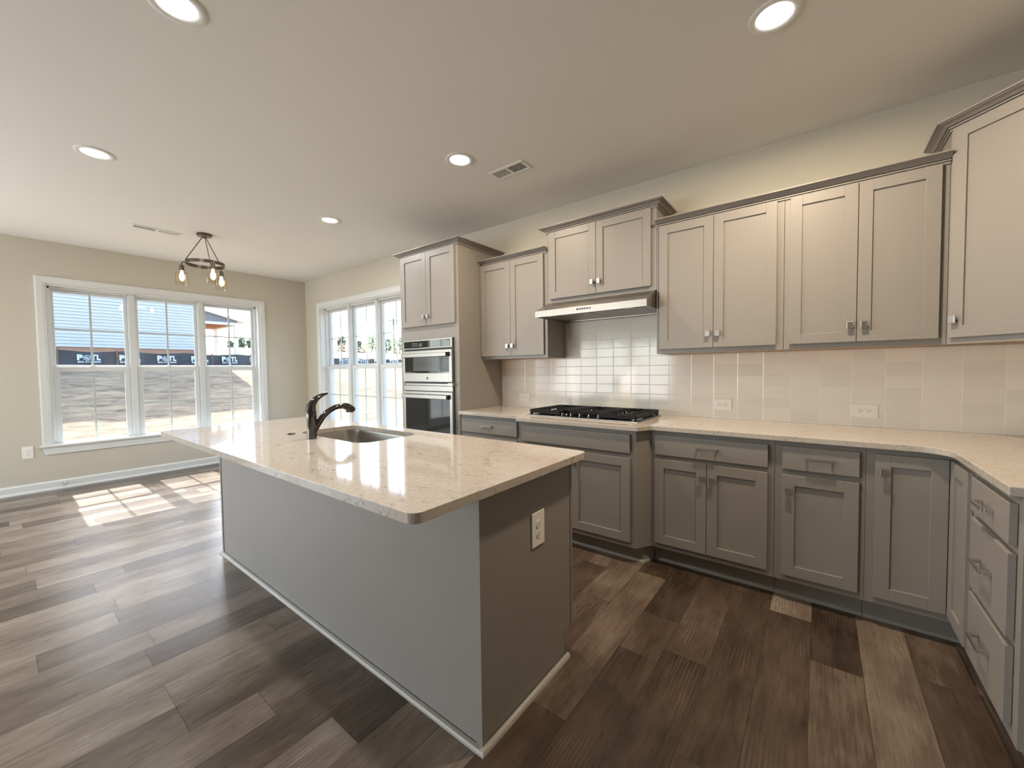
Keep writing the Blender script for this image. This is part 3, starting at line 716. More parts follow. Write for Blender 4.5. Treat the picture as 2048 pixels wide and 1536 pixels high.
# ------------------------------------------------------------------ outlets
def outlet(label, fr, u, z, vertical, w_=0.075, h_=0.120, d0=0.0):
    t = thing('wall_outlet', label, 'outlet', tuple(fr @ Vector((u, d0, z))))
    if not vertical: w_, h_ = h_, w_
    bm = BM(); box(bm, u-w_/2, u+w_/2, d0+0.0008, d0+0.006, z-h_/2, z+h_/2); obj('cover_plate', bm, 'plastic', t, fr, bevel=0.0025)
    for q in (-1, 1):
        cu, cz = (u, z+q*0.0195) if vertical else (u+q*0.0195, z)
        bm = BM(); lathe(bm, [(0.0165, d0+0.0062), (0.0165, d0+0.0085)], (cu, 0, cz), 20, 'y'); s = obj('receptacle', bm, 'plastic', t, fr, bevel=0.0006)
        bm = BM()
        for a, b, hh in ((-0.006, 0.003, 0.0045), (0.006, 0.003, 0.0035)):
            if vertical: box(bm, cu+a-0.001, cu+a+0.001, d0+0.0086, d0+0.0089, cz+b-hh, cz+b+hh)
            else: box(bm, cu-b-hh, cu-b+hh, d0+0.0086, d0+0.0089, cz+a-0.001, cz+a+0.001)
        gx = (cu, cz-0.008) if vertical else (cu+0.008, cz)
        lathe(bm, [(0.0024, d0+0.0086), (0.0024, d0+0.0089)], (gx[0], 0, gx[1]), 10, 'y')
        obj('slots', bm, 'black', s, fr)
    return t
outlet('cream horizontal outlet on the backsplash left of the cooktop', FB, -2.322, 1.010, False, d0=0.007, h_=0.128, w_=0.080)
outlet('white horizontal outlet on the backsplash just right of the cooktop', FB, -0.555, 1.015, False, d0=0.007, h_=0.124, w_=0.082)
outlet('white horizontal outlet on the backsplash farthest right, near the corner', FB, 0.218, 1.011, False, d0=0.007, h_=0.126, w_=0.082)
outlet('white vertical outlet low on the wall beside the triple window', FL, -3.020, 0.446, True, w_=0.080, h_=0.132)

# door stop on the left baseboard
bm = BM(); lathe(bm, [(0.013, 0.0145), (0.013, 0.019), (0.005, 0.022), (0.005, 0.060), (0.010, 0.061), (0.010, 0.072), (0.006, 0.075)], (-2.765, 0, 0.060), 12, 'y')
o = tag(obj('door_stop', bm, 'nickel', frame=FL, smooth=True), 'small metal door stop screwed to the baseboard below the window', 'door stop')

# ------------------------------------------------------------------ range hood
t = thing('range_hood', 'stainless under-cabinet range hood above the gas cooktop', 'range hood', (-1.39, -0.25, 1.71))
HX0, HX1 = -1.8505, -0.9335
def zy_prism(bm, prof, x0, x1):
    a = [bm.verts.new((x0, y, z)) for y, z in prof]; b = [bm.verts.new((x1, y, z)) for y, z in prof]; n = len(prof)
    bm.faces.new(a); bm.faces.new(b[::-1])
    for i in range(n): bm.faces.new((a[i], a[(i+1) % n], b[(i+1) % n], b[i]))
bm = BM()
zy_prism(bm, [(-0.010, 1.722), (-0.470, 1.722), (-0.498, 1.710), (-0.500, 1.757), (-0.309, 1.8445), (-0.010, 1.8445)], HX0+0.002, HX1-0.002)
box(bm, HX0+0.001, HX0+0.014, -0.498, -0.010, 1.708, 1.724); box(bm, HX1-0.014, HX1-0.001, -0.498, -0.010, 1.708, 1.724); box(bm, HX0+0.014, HX1-0.014, -0.035, -0.010, 1.708, 1.724)
obj('hood_body', bm, 'steel', t, bevel=0.0015)
bm = BM(); box(bm, HX0+0.001, HX1-0.001, -0.5035, -0.5005, 1.707, 1.758); fp = obj('front_panel', bm, 'steel', t, bevel=0.001)
for i in range(6):
    bm = BM(); lathe(bm, [(0.007, -0.5037), (0.007, -0.5075), (0.0055, -0.508)], (-1.462+i*0.0208, 0, 1.738), 14, 'y'); obj('button', bm, 'black' if i == 0 else 'chrome', fp, smooth=True)
for a, b in ((HX0+0.03, -1.395), (-1.388, HX1-0.03)):
    bm = BM(); box(bm, a, b, -0.40, -0.05, 1.716, 1.7215); obj('grease_filter', bm, 'filter', t, bevel=0.001)
for x in (-1.68, -1.08):
    bm = BM(); lathe(bm, [(0.034, 1.7215), (0.034, 1.716), (0.024, 1.714)], (x, -0.45, 0), 20); s = obj('lamp_housing', bm, 'chrome', t, smooth=True)
# ------------------------------------------------------------------ cooktop
t = thing('gas_cooktop', 'black five-burner gas cooktop with cast-iron grates set in the counter', 'cooktop', (-1.43, -0.35, CT))
CX0, CX1, CY0, CY1 = -1.885, -0.965, -0.592, -0.070
bm = BM(); box(bm, CX0, CX1, CY0, CY1, CT+0.0005, CT+0.008); obj('steel_tray', bm, 'steel', t, bevel=0.003)
bm = BM(); box(bm, CX0+0.014, CX1-0.014, CY0+0.014, CY1-0.014, CT+0.0082, CT+0.0115); obj('glass_surface', bm, 'blackglass', t, bevel=0.002)
gz = CT+0.0115
burn = [(-1.735, -0.205, .030), (-1.735, -0.455, .038), (-1.425, -0.29, .050), (-1.115, -0.205, .030), (-1.115, -0.455, .042)]
for x, y, r in burn:
    bm = BM(); lathe(bm, [(r*1.3, gz+0.0002), (r*1.3, gz+0.006), (r, gz+0.008), (r, gz+0.016)], (x, y, 0), 24); s = obj('burner', bm, 'iron', t, smooth=True)
    bm = BM(); lathe(bm, [(r*0.9, gz+0.0162), (r*0.92, gz+0.020), (r*0.8, gz+0.024), (0.004, gz+0.025)], (x, y, 0), 24); obj('burner_cap', bm, 'iron', s, smooth=True)
for i in range(5):
    x = -1.575+i*0.0755
    bm = BM(); lathe(bm, [(0.021, gz+0.0002), (0.021, gz+0.004), (0.017, gz+0.006), (0.016, gz+0.022), (0.013, gz+0.025)], (x, -0.535, 0), 20)
    obj('control_knob', bm, 'chrome', t, smooth=True)
gh = gz+0.038
def grate(x0, x1, y0, y1, cut):
    bm = BM(); b_ = 0.006
    def bar(ax, ay, bx, by, za=gh-0.012, zb=gh, wd=b_):
        a, b = Vector((ax, ay)), Vector((bx, by)); d = (b-a).normalized(); n = Vector((-d.y, d.x))*wd
        prism(bm, [tuple(a-n), tuple(b-n), tuple(b+n), tuple(a+n)], za, zb)
    bar(x0, y0, x1, y0); bar(x0, y1, x1, y1); bar(x0, y0, x0, y1); bar(x1, y0, x1, y1)
    # sloped skirt bars at the two long edges and fingers
    k = 8
    for i in range(1, k): bar(x0, y0+(y1-y0)*i/k, x0+(x1-x0)*0.34, y0+(y1-y0)*i/k, gh-0.010, gh+0.001, 0.0045); bar(x1-(x1-x0)*0.34, y0+(y1-y0)*i/k, x1, y0+(y1-y0)*i/k, gh-0.010, gh+0.001, 0.0045)
    bar((x0+x1)/2, y0, (x0+x1)/2, y0+(y1-y0)*0.18); bar((x0+x1)/2, y1-(y1-y0)*0.18, (x0+x1)/2, y1)
    bar((x0+x1)/2, y0+(y1-y0)*0.40, (x0+x1)/2, y0+(y1-y0)*0.60)
    for px in (x0+0.008, x1-0.008):
        for py in (y0+0.008, y1-0.008): box(bm, px-0.008, px+0.008, py-0.008, py+0.008, gz+0.0003, gh-0.01)
    for yy in (y0, y1): box(bm, x0, x1, yy-0.005, yy+0.005, gz+0.010, gh-0.012)
    for xx in (x0, x1): box(bm, xx-0.005, xx+0.005, y0, y1, gz+0.010, gh-0.012)
    return obj('grate', bm, 'iron', t, bevel=0.0015)
grate(CX0+0.022, -1.588, CY0+0.030, CY1-0.022, False)
grate(-1.574, -1.276, -0.475, CY1-0.022, True)
grate(-1.262, CX1-0.022, CY0+0.030, CY1-0.022, False)

# ------------------------------------------------------------------ island
IX0, IX1, IY0, IY1 = -3.365, -0.886, -2.263, -1.645
t = thing('kitchen_island', 'greige kitchen island base panelled on the seating side', 'island', ((IX0+IX1)/2, (IY0+IY1)/2, 0))
bm = BM()
box(bm, IX0+0.02, -2.62, IY0+0.02, IY1, TK, BT); box(bm, -1.81, IX1-0.02, IY0+0.02, IY1, TK, BT); box(bm, -2.62, -1.81, IY0+0.02, IY1, TK, 0.64)
box(bm, -2.62, -1.81, IY1-0.018, IY1, 0.64, BT); box(bm, -2.62, -1.81, IY0+0.02, IY0+0.04, 0.64, BT); box(bm, IX0+0.02, IX1-0.02, IY0+0.02, IY1-0.07, 0, TK)
obj('cabinet_box', bm, 'cab', t)
bm = BM(); box(bm, IX0, IX1, IY0, IY0+0.0195, 0.0, BT); obj('front_panel', bm, 'cab', t, bevel=0.0015)
for xx, s in ((IX0, 1), (IX1-0.0195, -1)):
    bm = BM(); 
    prism_pts = [(IY0+0.0205, 0.0), (IY1-0.072, 0.0), (IY1-0.072, TK+0.004), (IY1+0.002, TK+0.004), (IY1+0.002, BT), (IY0+0.0205, BT)]
    a = [bm.verts.new((xx, y, z)) for y, z in prism_pts]; b = [bm.verts.new((xx+0.0195, y, z)) for y, z in prism_pts]; n = len(a)
    bm.faces.new(a); bm.faces.new(b[::-1])
    for i in range(n): bm.faces.new((a[i], a[(i+1) % n], b[(i+1) % n], b[i]))
    obj('end_panel', bm, 'cab', t)
bm = BM(); prism(bm, [(IX1-0.022, IY0-0.0002), (IX1-0.022, IY0-0.004), (IX1+0.004, IY0-0.004), (IX1+0.004, IY0+0.022), (IX1+0.0002, IY0+0.022), (IX1+0.0002, IY0-0.0002)], 0, BT); obj('corner_trim', bm, 'cab', t, bevel=0.001)
bm = BM(); box(bm, IX0-0.0, IX0+0.022, IY0-0.004, IY0-0.0002, 0.0, BT); obj('corner_trim', bm, 'cab', t, bevel=0.001)
bm = BM(); box(bm, IX1+0.0002, IX1+0.003, IY1-0.014, IY1+0.002, TK+0.004, BT); obj('corner_trim', bm, 'cab', t, bevel=0.001)
bm = BM(); r = 0.017; prof = [(0, 0.0)] + [(r*math.cos(a), r*math.sin(a)) for a in [math.pi/2*i/6 for i in range(7)]]
sweep(bm, [(IX0, IY1-0.07), (IX0, IY0-0.004), (IX1+0.004, IY0-0.004), (IX1+0.004, IY1-0.05)], prof)
M['cabshoe'] = mat('light_shoe_paint', (0.42, 0.40, 0.37), 0.4, noise=0.02)
obj('shoe_moulding', bm, 'cabshoe', t, smooth=True, label='light quarter-round moulding around the island foot')
fi = frame((0, IY1), (-1, 0), (0, 1))
for a, b in ((0.92, 1.36), (1.37, 1.81), (1.83, 2.20), (2.203, 2.573), (2.60, 3.34)):
    door(t, fi, a, b-0.003, 0.15, 0.855, (b-0.04, 0.77))
outlet('white vertical outlet on the end panel of the kitchen island', frame((IX1, 0), (0, 1), (1, 0)), -1.921, 0.652, True, w_=0.088, h_=0.138)

# sink geometry
SX0, SX1, SY0, SY1 = -2.57, -1.86, -2.085, -1.700
def rrect(x0, x1, y0, y1, r, n=6):
    return arc(x1-r, y1-r, r, 0, math.pi/2, n)+arc(x0+r, y1-r, r, math.pi/2, math.pi, n)+arc(x0+r, y0+r, r, math.pi, 1.5*math.pi, n)+arc(x1-r, y0+r, r, 1.5*math.pi, 2*math.pi, n)
TX0i, TX1i, TY0i, TY1i = -3.395, -0.826, -2.578, -1.602
outer = []
for (cx, cy, a0) in ((TX1i-0.035, TY1i-0.035, 0), (TX0i+0.035, TY1i-0.035, .5), (TX0i+0.035, TY0i+0.035, 1), (TX1i-0.035, TY0i+0.035, 1.5)):
    outer += arc(cx, cy, 0.035, a0*math.pi, (a0+.5)*math.pi, 6)
inner = rrect(SX0, SX1, SY0, SY1, 0.085, 8)
def ring_slab(bm, outer, inner, z0, z1):
    def loop(pts, z): return [bm.verts.new((x, y, z)) for x, y in pts]
    for z in (z0, z1):
        vo, vi = loop(outer, z), loop(inner, z)
        eo = [bm.edges.new((vo[i], vo[(i+1) % len(vo)])) for i in range(len(vo))]
        ei = [bm.edges.new((vi[i], vi[(i+1) % len(vi)])) for i in range(len(vi))]
        bmesh.ops.triangle_fill(bm, use_beauty=True, use_dissolve=False, edges=eo+ei)
        if z == z0: lo, li = vo, vi
        else: ho, hi = vo, vi
    for A, B in ((lo, ho), (li, hi)):
        for i in range(len(A)): bm.faces.new((A[i], A[(i+1) % len(A)], B[(i+1) % len(A)], B[i]))
bm = BM(); ring_slab(bm, outer, inner, t0, CT)
tag(obj('island_countertop', bm, 'quartz', bevel=0.0025), 'veined cream quartz countertop with rounded corners on the island', 'countertop')
# sink basin
t = thing('kitchen_sink', 'undermount stainless single-bowl sink in the island', 'sink', ((SX0+SX1)/2, (SY0+SY1)/2, t0-0.2))
bm = BM()
def loop_at(ins, z, r): return [bm.verts.new((x, y, z)) for x, y in rrect(SX0-ins, SX1+ins, SY0-ins, SY1+ins, r, 8)]
lv = [loop_at(0.012, t0-0.0006, 0.09), loop_at(0.004, t0-0.0008, 0.088), loop_at(0.002, t0-0.012, 0.086), loop_at(-0.006, t0-0.16, 0.08), loop_at(-0.03, t0-0.195, 0.07), loop_at(-0.10, t0-0.205, 0.05)]
for A, B in zip(lv, lv[1:]):
    for i in range(len(A)): bm.faces.new((A[i], A[(i+1) % len(A)], B[(i+1) % len(A)], B[i]))
bm.faces.new(lv[-1])
so = obj('basin', bm, 'steel', t, smooth=True)
sm = so.modifiers.new('solid', 'SOLIDIFY'); sm.thickness = 0.0012; sm.offset = 1
bm = BM(); lathe(bm, [(0.045, t0-0.2045), (0.045, t0-0.202), (0.030, t0-0.2035), (0.006, t0-0.2038)], (-2.215, -1.90, 0), 24); obj('drain', bm, 'chrome', t, smooth=True)
# the island box is notched around the sink by leaving its top low there
# faucet
FX, FY = -2.245, -2.149
t = thing('kitchen_faucet', 'dark chrome pull-out kitchen faucet with raised lever on the island', 'faucet', (FX, FY, CT))
bm = BM(); lathe(bm, [(0.0275, CT+0.0004), (0.0275, CT+0.003), (0.0262, CT+0.004), (0.0258, CT+0.10), (0.0270, CT+0.125), (0.0265, CT+0.150), (0.022, CT+0.156)], (FX, FY, 0), 28)
obj('body', bm, 'chrome', t, smooth=True)
bm = BM()
sp = spline([(FX, FY+0.005, CT+0.040), (FX, FY+0.040, CT+0.088), (FX, FY+0.085, CT+0.136), (FX, FY+0.140, CT+0.164), (FX, FY+0.190, CT+0.168), (FX, FY+0.215, CT+0.160)], 6)
n = len(sp); tube(bm, sp, [0.021-0.006*min(1, i/(n*0.5))+0.004*max(0, (i/n-0.6)) for i in range(n)], 16)
s = obj('spout', bm, 'chrome', t, smooth=True)
bm = BM(); hd = spline([(FX, FY+0.192, CT+0.169), (FX, FY+0.215, CT+0.162), (FX, FY+0.240, CT+0.148), (FX, FY+0.254, CT+0.134)], 5)
tube(bm, hd, [0.0185, .019, .0195, .0200, .0205, .0207, .0208, .0208, .0206, .0205, .0203, .0200, .0195, .0188, .0175, .015][:len(hd)], 16)
tube(bm, [(FX, FY+0.222, CT+0.150), (FX, FY+0.222, CT+0.128)], [0.0165, 0.0145], 14)
obj('spray_head', bm, 'chrome', s, smooth=True)
bm = BM(); lv_ = spline([(FX, FY-0.004, CT+0.150), (FX, FY+0.002, CT+0.185), (FX, FY+0.022, CT+0.215), (FX, FY+0.058, CT+0.238), (FX, FY+0.096, CT+0.250)], 5)
n = len(lv_); tube(bm, lv_, [0.0245*(1-i/(n-1))**1.1+0.0062 for i in range(n)], 16)
obj('lever', bm, 'chrome', t, smooth=True)
bm = BM(); lathe(bm, [(0.026, CT+0.0004), (0.026, CT+0.003), (0.022, CT+0.006), (0.005, CT+0.0065)], (-2.512, -2.145, 0), 24)
tag(obj('sink_hole_cover', bm, 'chrome', smooth=True), 'small round metal hole cover on the island counter left of faucet', 'hole cover')

# ------------------------------------------------------------------ recessed lights and vents
def downlight(label, x, y, power, col, visible=True):
    t = thing('recessed_light', label, 'light', (x, y, CH), group='round recessed ceiling lights')
    bm = BM(); lathe(bm, [(0.098, CH-0.0006), (0.098, CH-0.004), (0.090, CH-0.0075), (0.074, CH-0.0065), (0.066, CH-0.0006)], (x, y, 0), 40, cap=False)
    obj('trim_ring', bm, 'ledge', t, smooth=True)
    bm = BM(); lathe(bm, [(0.0665, CH-0.0005), (0.0665, CH-0.0030), (0.003, CH-0.0035)], (x, y, 0), 36); obj('diffuser', bm, 'led', t, smooth=True)
    area('downlight_lamp', (x, y, CH-0.012), (0, 0, -1), 0.12, 0.12, power, col, shape='DISK', spread=178)
WARM = (1.0, 0.80, 0.58); COOL = (1.0, 0.97, 0.92)
downlight('recessed ceiling light nearest the upper left corner of the photo', -2.075, -2.72, 16, COOL)
downlight('recessed ceiling light at far left of the ceiling', -3.872, -2.755, 16, COOL)
downlight('recessed ceiling light beside the square air vent', -2.033, -1.160, 21, WARM)
downlight('smallest recessed ceiling light, nearest the chandelier', -3.823, -1.157, 16, COOL)
downlight('large recessed ceiling light at the top right above the wall cabinets', -0.170, -1.153, 34, WARM)

def vent(label, x0, x1, y0, y1, along_x, n):
    t = thing('ceiling_vent', label, 'vent', ((x0+x1)/2, (y0+y1)/2, CH))
    b_ = 0.022
    bm = BM(); z0, z1 = CH-0.006, CH-0.0006
    box(bm, x0, x1, y0, y0+b_, z0, z1); box(bm, x0, x1, y1-b_, y1, z0, z1); box(bm, x0, x0+b_, y0+b_, y1-b_, z0, z1); box(bm, x1-b_, x1, y0+b_, y1-b_, z0, z1)
    if along_x: xm = (x0+x1)/2; box(bm, xm-0.008, xm+0.008, y0+b_, y1-b_, z0, z1)
    else: ym = (y0+y1)/2; box(bm, x0+b_, x1-b_, ym-0.008, ym+0.008, z0, z1)
    obj('frame', bm, 'ledge', t, bevel=0.001)
    bm = BM(); box(bm, x0+b_, x1-b_, y0+b_, y1-b_, CH-0.0012, CH-0.0006); obj('backing', bm, 'dark', t)
    bm = BM()
    for i in range(n):
        f = (i+0.5)/n
        if abs(f-0.5) < 0.5/n: continue
        q = (0.0018 if f > .5 else 0.0030) if along_x else (0.0022 if f < .5 else 0.0036)
        if along_x: c = x0+b_+(x1-x0-2*b_)*f; box(bm, c-q, c+q, y0+b_, y1-b_, CH-0.0035, CH-0.0014)
        else: c = y0+b_+(y1-y0-2*b_)*f; box(bm, x0+b_, x1-b_, c-q, c+q, CH-0.0030, CH-0.0014)
    obj('louvres', bm, 'ledge', t)
vent('white ceiling register between the recessed light and the wall cabinets', -2.005, -1.690, -0.888, -0.752, True, 21)
vent('white ceiling register near the chandelier and the triple window', -5.51, -5.39, -2.335, -1.93, False, 27)

# ------------------------------------------------------------------ chandelier
HX, HY = -5.235, -1.79
t = thing('chandelier', 'bronze ring chandelier with three clear glass shades near the windows', 'chandelier', (HX, HY, CH))
bm = BM(); lathe(bm, [(0.066, CH-0.0006), (0.068, CH-0.022), (0.062, CH-0.026), (0.014, CH-0.030), (0.012, CH-0.042), (0.004, CH-0.044)], (HX, HY, 0), 28); obj('canopy', bm, 'bronze', t, smooth=True)
RZ = 2.455; RR = 0.172
bm = BM(); lathe(bm, [(RR, RZ-0.017), (RR, RZ+0.017), (RR-0.006, RZ+0.017), (RR-0.006, RZ-0.017), (RR, RZ-0.017)], (HX, HY, 0), 56, cap=False); obj('ring', bm, 'bronze', t, smooth=True)
angs = [math.atan2(-1.0, -0.28)]
angs = [math.radians(-120+15), math.radians(105+15), math.radians(0)]
angs = [math.radians(-118), math.radians(122), math.radians(2)]
for a in angs:
    bm = BM(); a2 = a+math.radians(25)
    tube(bm, [(HX+0.016*math.cos(a2), HY+0.016*math.sin(a2), CH-0.034), (HX+(RR-0.003)*math.cos(a2), HY+(RR-0.003)*math.sin(a2), RZ+0.015)], 0.0042, 8); obj('rod', bm, 'bronze', t, smooth=True)
    ca, sa = math.cos(a), math.sin(a); rs = 0.205
    bm = BM(); tube(bm, spline([(HX+(RR-0.02)*ca, HY+(RR-0.02)*sa, RZ-0.018), (HX+RR*ca, HY+RR*sa, RZ+0.006), (HX+(rs-0.006)*ca, HY+(rs-0.006)*sa, RZ+0.004), (HX+rs*ca, HY+rs*sa, RZ-0.03)], 5), 0.0055, 8)
    cx, cy = HX+rs*ca, HY+rs*sa
    lathe(bm, [(0.012, RZ-0.028), (0.020, RZ-0.034), (0.021, RZ-0.075), (0.026, RZ-0.078), (0.026, RZ-0.086), (0.010, RZ-0.088)], (cx, cy, 0), 20)
    obj('socket', bm, 'bronze', t, smooth=True)
    zt_ = RZ-0.082
    bm = BM(); lathe(bm, [(0.027, zt_), (0.032, zt_-0.010), (0.052, zt_-0.026), (0.057, zt_-0.042), (0.057, zt_-0.150), (0.0575, zt_-0.152), (0.055, zt_-0.152), (0.0545, zt_-0.150), (0.0545, zt_-0.044), (0.050, zt_-0.029), (0.030, zt_-0.013), (0.025, zt_-0.002)], (cx, cy, 0), 28, cap=False)
    sh = obj('glass_shade', bm, 'shade', t, smooth=True)
    bm = BM(); lathe(bm, [(0.012, zt_-0.008), (0.013, zt_-0.030), (0.022, zt_-0.055), (0.0235, zt_-0.075), (0.019, zt_-0.098), (0.004, zt_-0.112)], (cx, cy, 0), 18); obj('bulb', bm, 'bulb', t, smooth=True)

# ------------------------------------------------------------------ outside
def ground_mat():
    mt, nt, b = node_mat('straw_covered_soil')
    tc = N(nt, 'ShaderNodeTexCoord')
    def nz(sc, det, s=1.0):
        mp = N(nt, 'ShaderNodeMapping'); mp.inputs['Scale'].default_value = sc; L(nt, tc.outputs['Object'], mp.inputs[0])
        n = N(nt, 'ShaderNodeTexNoise'); n.inputs['Scale'].default_value = s; n.inputs['Detail'].default_value = det; n.inputs['Roughness'].default_value = 0.7; n.inputs['Distortion'].default_value = 0.6
        L(nt, mp.outputs[0], n.inputs['Vector']); return n.outputs[0]
    a = nz((5, 1.6, 9), 7); c = nz((0.35, 0.25, 1), 3)
    ad = N(nt, 'ShaderNodeMath', operation='MULTIPLY_ADD'); ad.inputs[1].default_value = 0.5; L(nt, c, ad.inputs[0]); L(nt, a, ad.inputs[2])
    ramp = N(nt, 'ShaderNodeValToRGB'); e = ramp.color_ramp.elements
    e[0].position = 0.52; e[0].color = (0.075, 0.050, 0.032, 1); e[1].position = 0.90; e[1].color = (0.36, 0.265, 0.16, 1)
    x = e.new(0.70); x.color = (0.20, 0.145, 0.092, 1)
    L(nt, ad.outputs[0], ramp.inputs[0]); L(nt, ramp.outputs[0], b.inputs['Base Color']); b.inputs['Roughness'].default_value = 0.95
    return mt
M['ground'] = ground_mat()
def gz_at(x, y):
    pts = [(60, -0.6), (-12.8, -0.55), (-14, -0.42), (-21.0, 1.55), (-21.9, 1.70), (-24, 2.12), (-45, 3.65), (-62, 4.6), (-130, 6.0)]
    for (a, za), (b, zb) in zip(pts, pts[1:]):
        if b <= x <= a: return za+(zb-za)*(a-x)/(a-b)
    return 6.0
bm = BM()
xs = [14, 5, -2, -7, -10, -12.8]+[-14-0.5*i for i in range(15)]+[-21.5, -21.9, -23, -24, -27, -30, -36, -45, -53, -62, -80, -130]; ys = [-60, -30, -15]+[-10+1.0*i for i in range(36)]+[30, 36, 42, 50, 70, 110]
rn = random.Random(3); grid = []
for x in xs: grid.append([bm.verts.new((x, y, gz_at(x, y)+(rn.uniform(-0.05, 0.05) if -21 < x < -13 else (rn.uniform(-0.12, 0.12) if x < -26 and y > 8 else 0)))) for y in ys])
for A, B in zip(grid, grid[1:]):
    for i in range(len(ys)-1): bm.faces.new((A[i], A[i+1], B[i+1], B[i]))
tag(obj('ground', bm, 'ground', smooth=True), kind='structure')

# silt fence
M['fabric'] = mat('silt_fabric', (0.022, 0.028, 0.042), 0.45, noise=0.3, nscale=3, bump=0.3, bscale=20)
M['print'] = mat('white_print', (0.62, 0.70, 0.80), 0.6, noise=0.02)
M['stake'] = mat('wood_stake', (0.20, 0.12, 0.08), 0.8, noise=0.2)
M['siding'] = mat('pale_vinyl_siding', (0.60, 0.60, 0.63), 0.55, noise=0.02)
M['sidinggrey'] = mat('grey_siding', (0.24, 0.24, 0.27), 0.6, noise=0.03)
M['clay'] = mat('red_clay_block', (0.45, 0.24, 0.16), 0.8, noise=0.15)
M['rawwood'] = mat('raw_plywood', (0.62, 0.33, 0.17), 0.7, noise=0.15)
M['shingle'] = mat('roof_shingle', (0.30, 0.29, 0.29), 0.85, noise=0.2)
M['whitepaint'] = mat('white_exterior_paint', (0.80, 0.81, 0.83), 0.5, noise=0.02)
FXW = -21.5
tf = thing('silt_fence', 'long black silt fence printed with white letters at the top of the bank', 'fence', (FXW, 5, 1.7))
def ftop(y): return 2.16 - 0.010*(y+1.8) + 0.03*math.cos(y*2*math.pi/1.9)
bm = BM(); n = 190; rows = []
for i in range(n+1):
    y = -1.9 + (19.0+1.9)*i/n; xw = FXW+0.02*math.sin(y*3.1)+0.015*math.sin(y*7.3)
    rows.append([bm.verts.new(p) for p in ((xw, y, 1.58), (xw+0.03*math.sin(y*5), y, 1.85), (xw, y, ftop(y)), (xw-0.012, y, ftop(y)), (xw-0.012+0.03*math.sin(y*5), y, 1.85), (xw-0.012, y, 1.58))])
for A, B in zip(rows, rows[1:]):
    for j in range(6): bm.faces.new((A[j], A[(j+1) % 6], B[(j+1) % 6], B[j]))
bm.faces.new(rows[0]); bm.faces.new(rows[-1][::-1])
obj('fence_fabric', bm, 'fabric', tf, smooth=True)
y = -1.78
while y < 19:
    bm = BM(); box(bm, FXW+0.045, FXW+0.075, y-0.018, y+0.018, 1.45, ftop(y)+0.07); obj('stake', bm, 'stake', tf); y += 1.52 if y < 8 else 1.9
def text_bm(s, h, bold=0.0, shear=0.0):
    cu = bpy.data.curves.new('txt', 'FONT'); cu.body = s; cu.size = h/0.70; cu.offset = bold; cu.extrude = 0.002; cu.shear = shear
    to = bpy.data.objects.new('txt', cu); COL.objects.link(to); bpy.context.view_layer.update()
    me = bpy.data.meshes.new_from_object(to.evaluated_get(bpy.context.evaluated_depsgraph_get()))
    b2 = BM(); b2.from_mesh(me); bpy.data.meshes.remove(me); bpy.data.objects.remove(to); bpy.data.curves.remove(cu)
    return b2
def letters(y0, w_=0.61):
    # plane x = FXW+.03.. reading left to right along +y
    bm = BM()
    def put(s, u, z, h, wid, bold):
        b2 = text_bm(s, h, bold)
        mx = max(v.co.x for v in b2.verts); mn = min(v.co.x for v in b2.verts); k = wid/(mx-mn)
        mz = min(v.co.y for v in b2.verts)
        vm = [bm.verts.new((FXW+0.062+v.co.z, y0+u+(v.co.x-mn)*k, z+v.co.y-mz)) for v in b2.verts]
        for f in b2.faces: bm.faces.new([vm[v.index] for v in f.verts])
        b2.verts.ensure_lookup_table(); b2.free()
    put('P', 0.0, 1.815, 0.185, 0.15, 0.016); put('T', 0.345, 1.815, 0.185, 0.15, 0.014); put('L', 0.505, 1.815, 0.185, 0.10, 0.016)
    put('803-371-0069', 0.01, 1.722, 0.062, 0.60, 0.002)
    cyy, czz = y0+0.25, 1.905
    ring_o, ring_i = [], []
    rr = []
    for R_, in ((0.097,), (0.080,)):
        rr.append([(cyy+R_*math.cos(2*math.pi*i/28), czz+R_*math.sin(2*math.pi*i/28)) for i in range(28)])
    for xx in (FXW+0.060, FXW+0.064):
        A = [bm.verts.new((xx, a, b)) for a, b in rr[0]]; B = [bm.verts.new((xx, a, b)) for a, b in rr[1]]
        for i in range(28): bm.faces.new((A[i], A[(i+1) % 28], B[(i+1) % 28], B[i]))
    for p in ([(-.07, -.02), (-.01, .0), (.02, .06), (-.04, .04)], [(-.03, -.03), (.06, -.01), (.045, .02), (-.01, -.005)], [(-.05, -.045), (.04, -.06), (.06, -.035), (-.03, -.035)]):
        for xx in (FXW+0.060, FXW+0.064): bm.faces.new([bm.verts.new((xx, cyy+a, czz+b)) for a, b in p])
    obj('printed_lettering', bm, 'print', tf, label='white printed lettering and phone number')
yy = -1.32
while yy < 16: letters(yy); yy += 1.115

# neighbouring house
HXW = -24.0
th = thing('neighbouring_house', 'pale siding house beyond the silt fence with open rear porch', 'house', (-28, -2, 2.2))
HT = 8.6; HY0, HY1 = -11.0, 3.02
bm = BM(); z = 2.42; lap = 0.131; prof = [(0, z)]
while z < HT: prof += [(0.026, z), (0.002, z+lap-0.014), (-0.012, z+lap-0.012)]; z += lap
prof += [(0, z), (-8.5, z), (-8.5, 2.42)]
a = [bm.verts.new((HXW+o, HY0, zz)) for o, zz in prof]; b = [bm.verts.new((HXW+o, HY1, zz)) for o, zz in prof]; n = len(a)
bm.faces.new(a); bm.faces.new(b[::-1])
for i in range(n): bm.faces.new((a[i], a[(i+1) % n], b[(i+1) % n], b[i]))
obj('siding_wall', bm, 'siding', th)
bm = BM(); box(bm, HXW-8.4, HXW-0.03, HY0+0.05, HY1-0.03, 1.6, 2.42); obj('foundation', bm, 'clay', th)
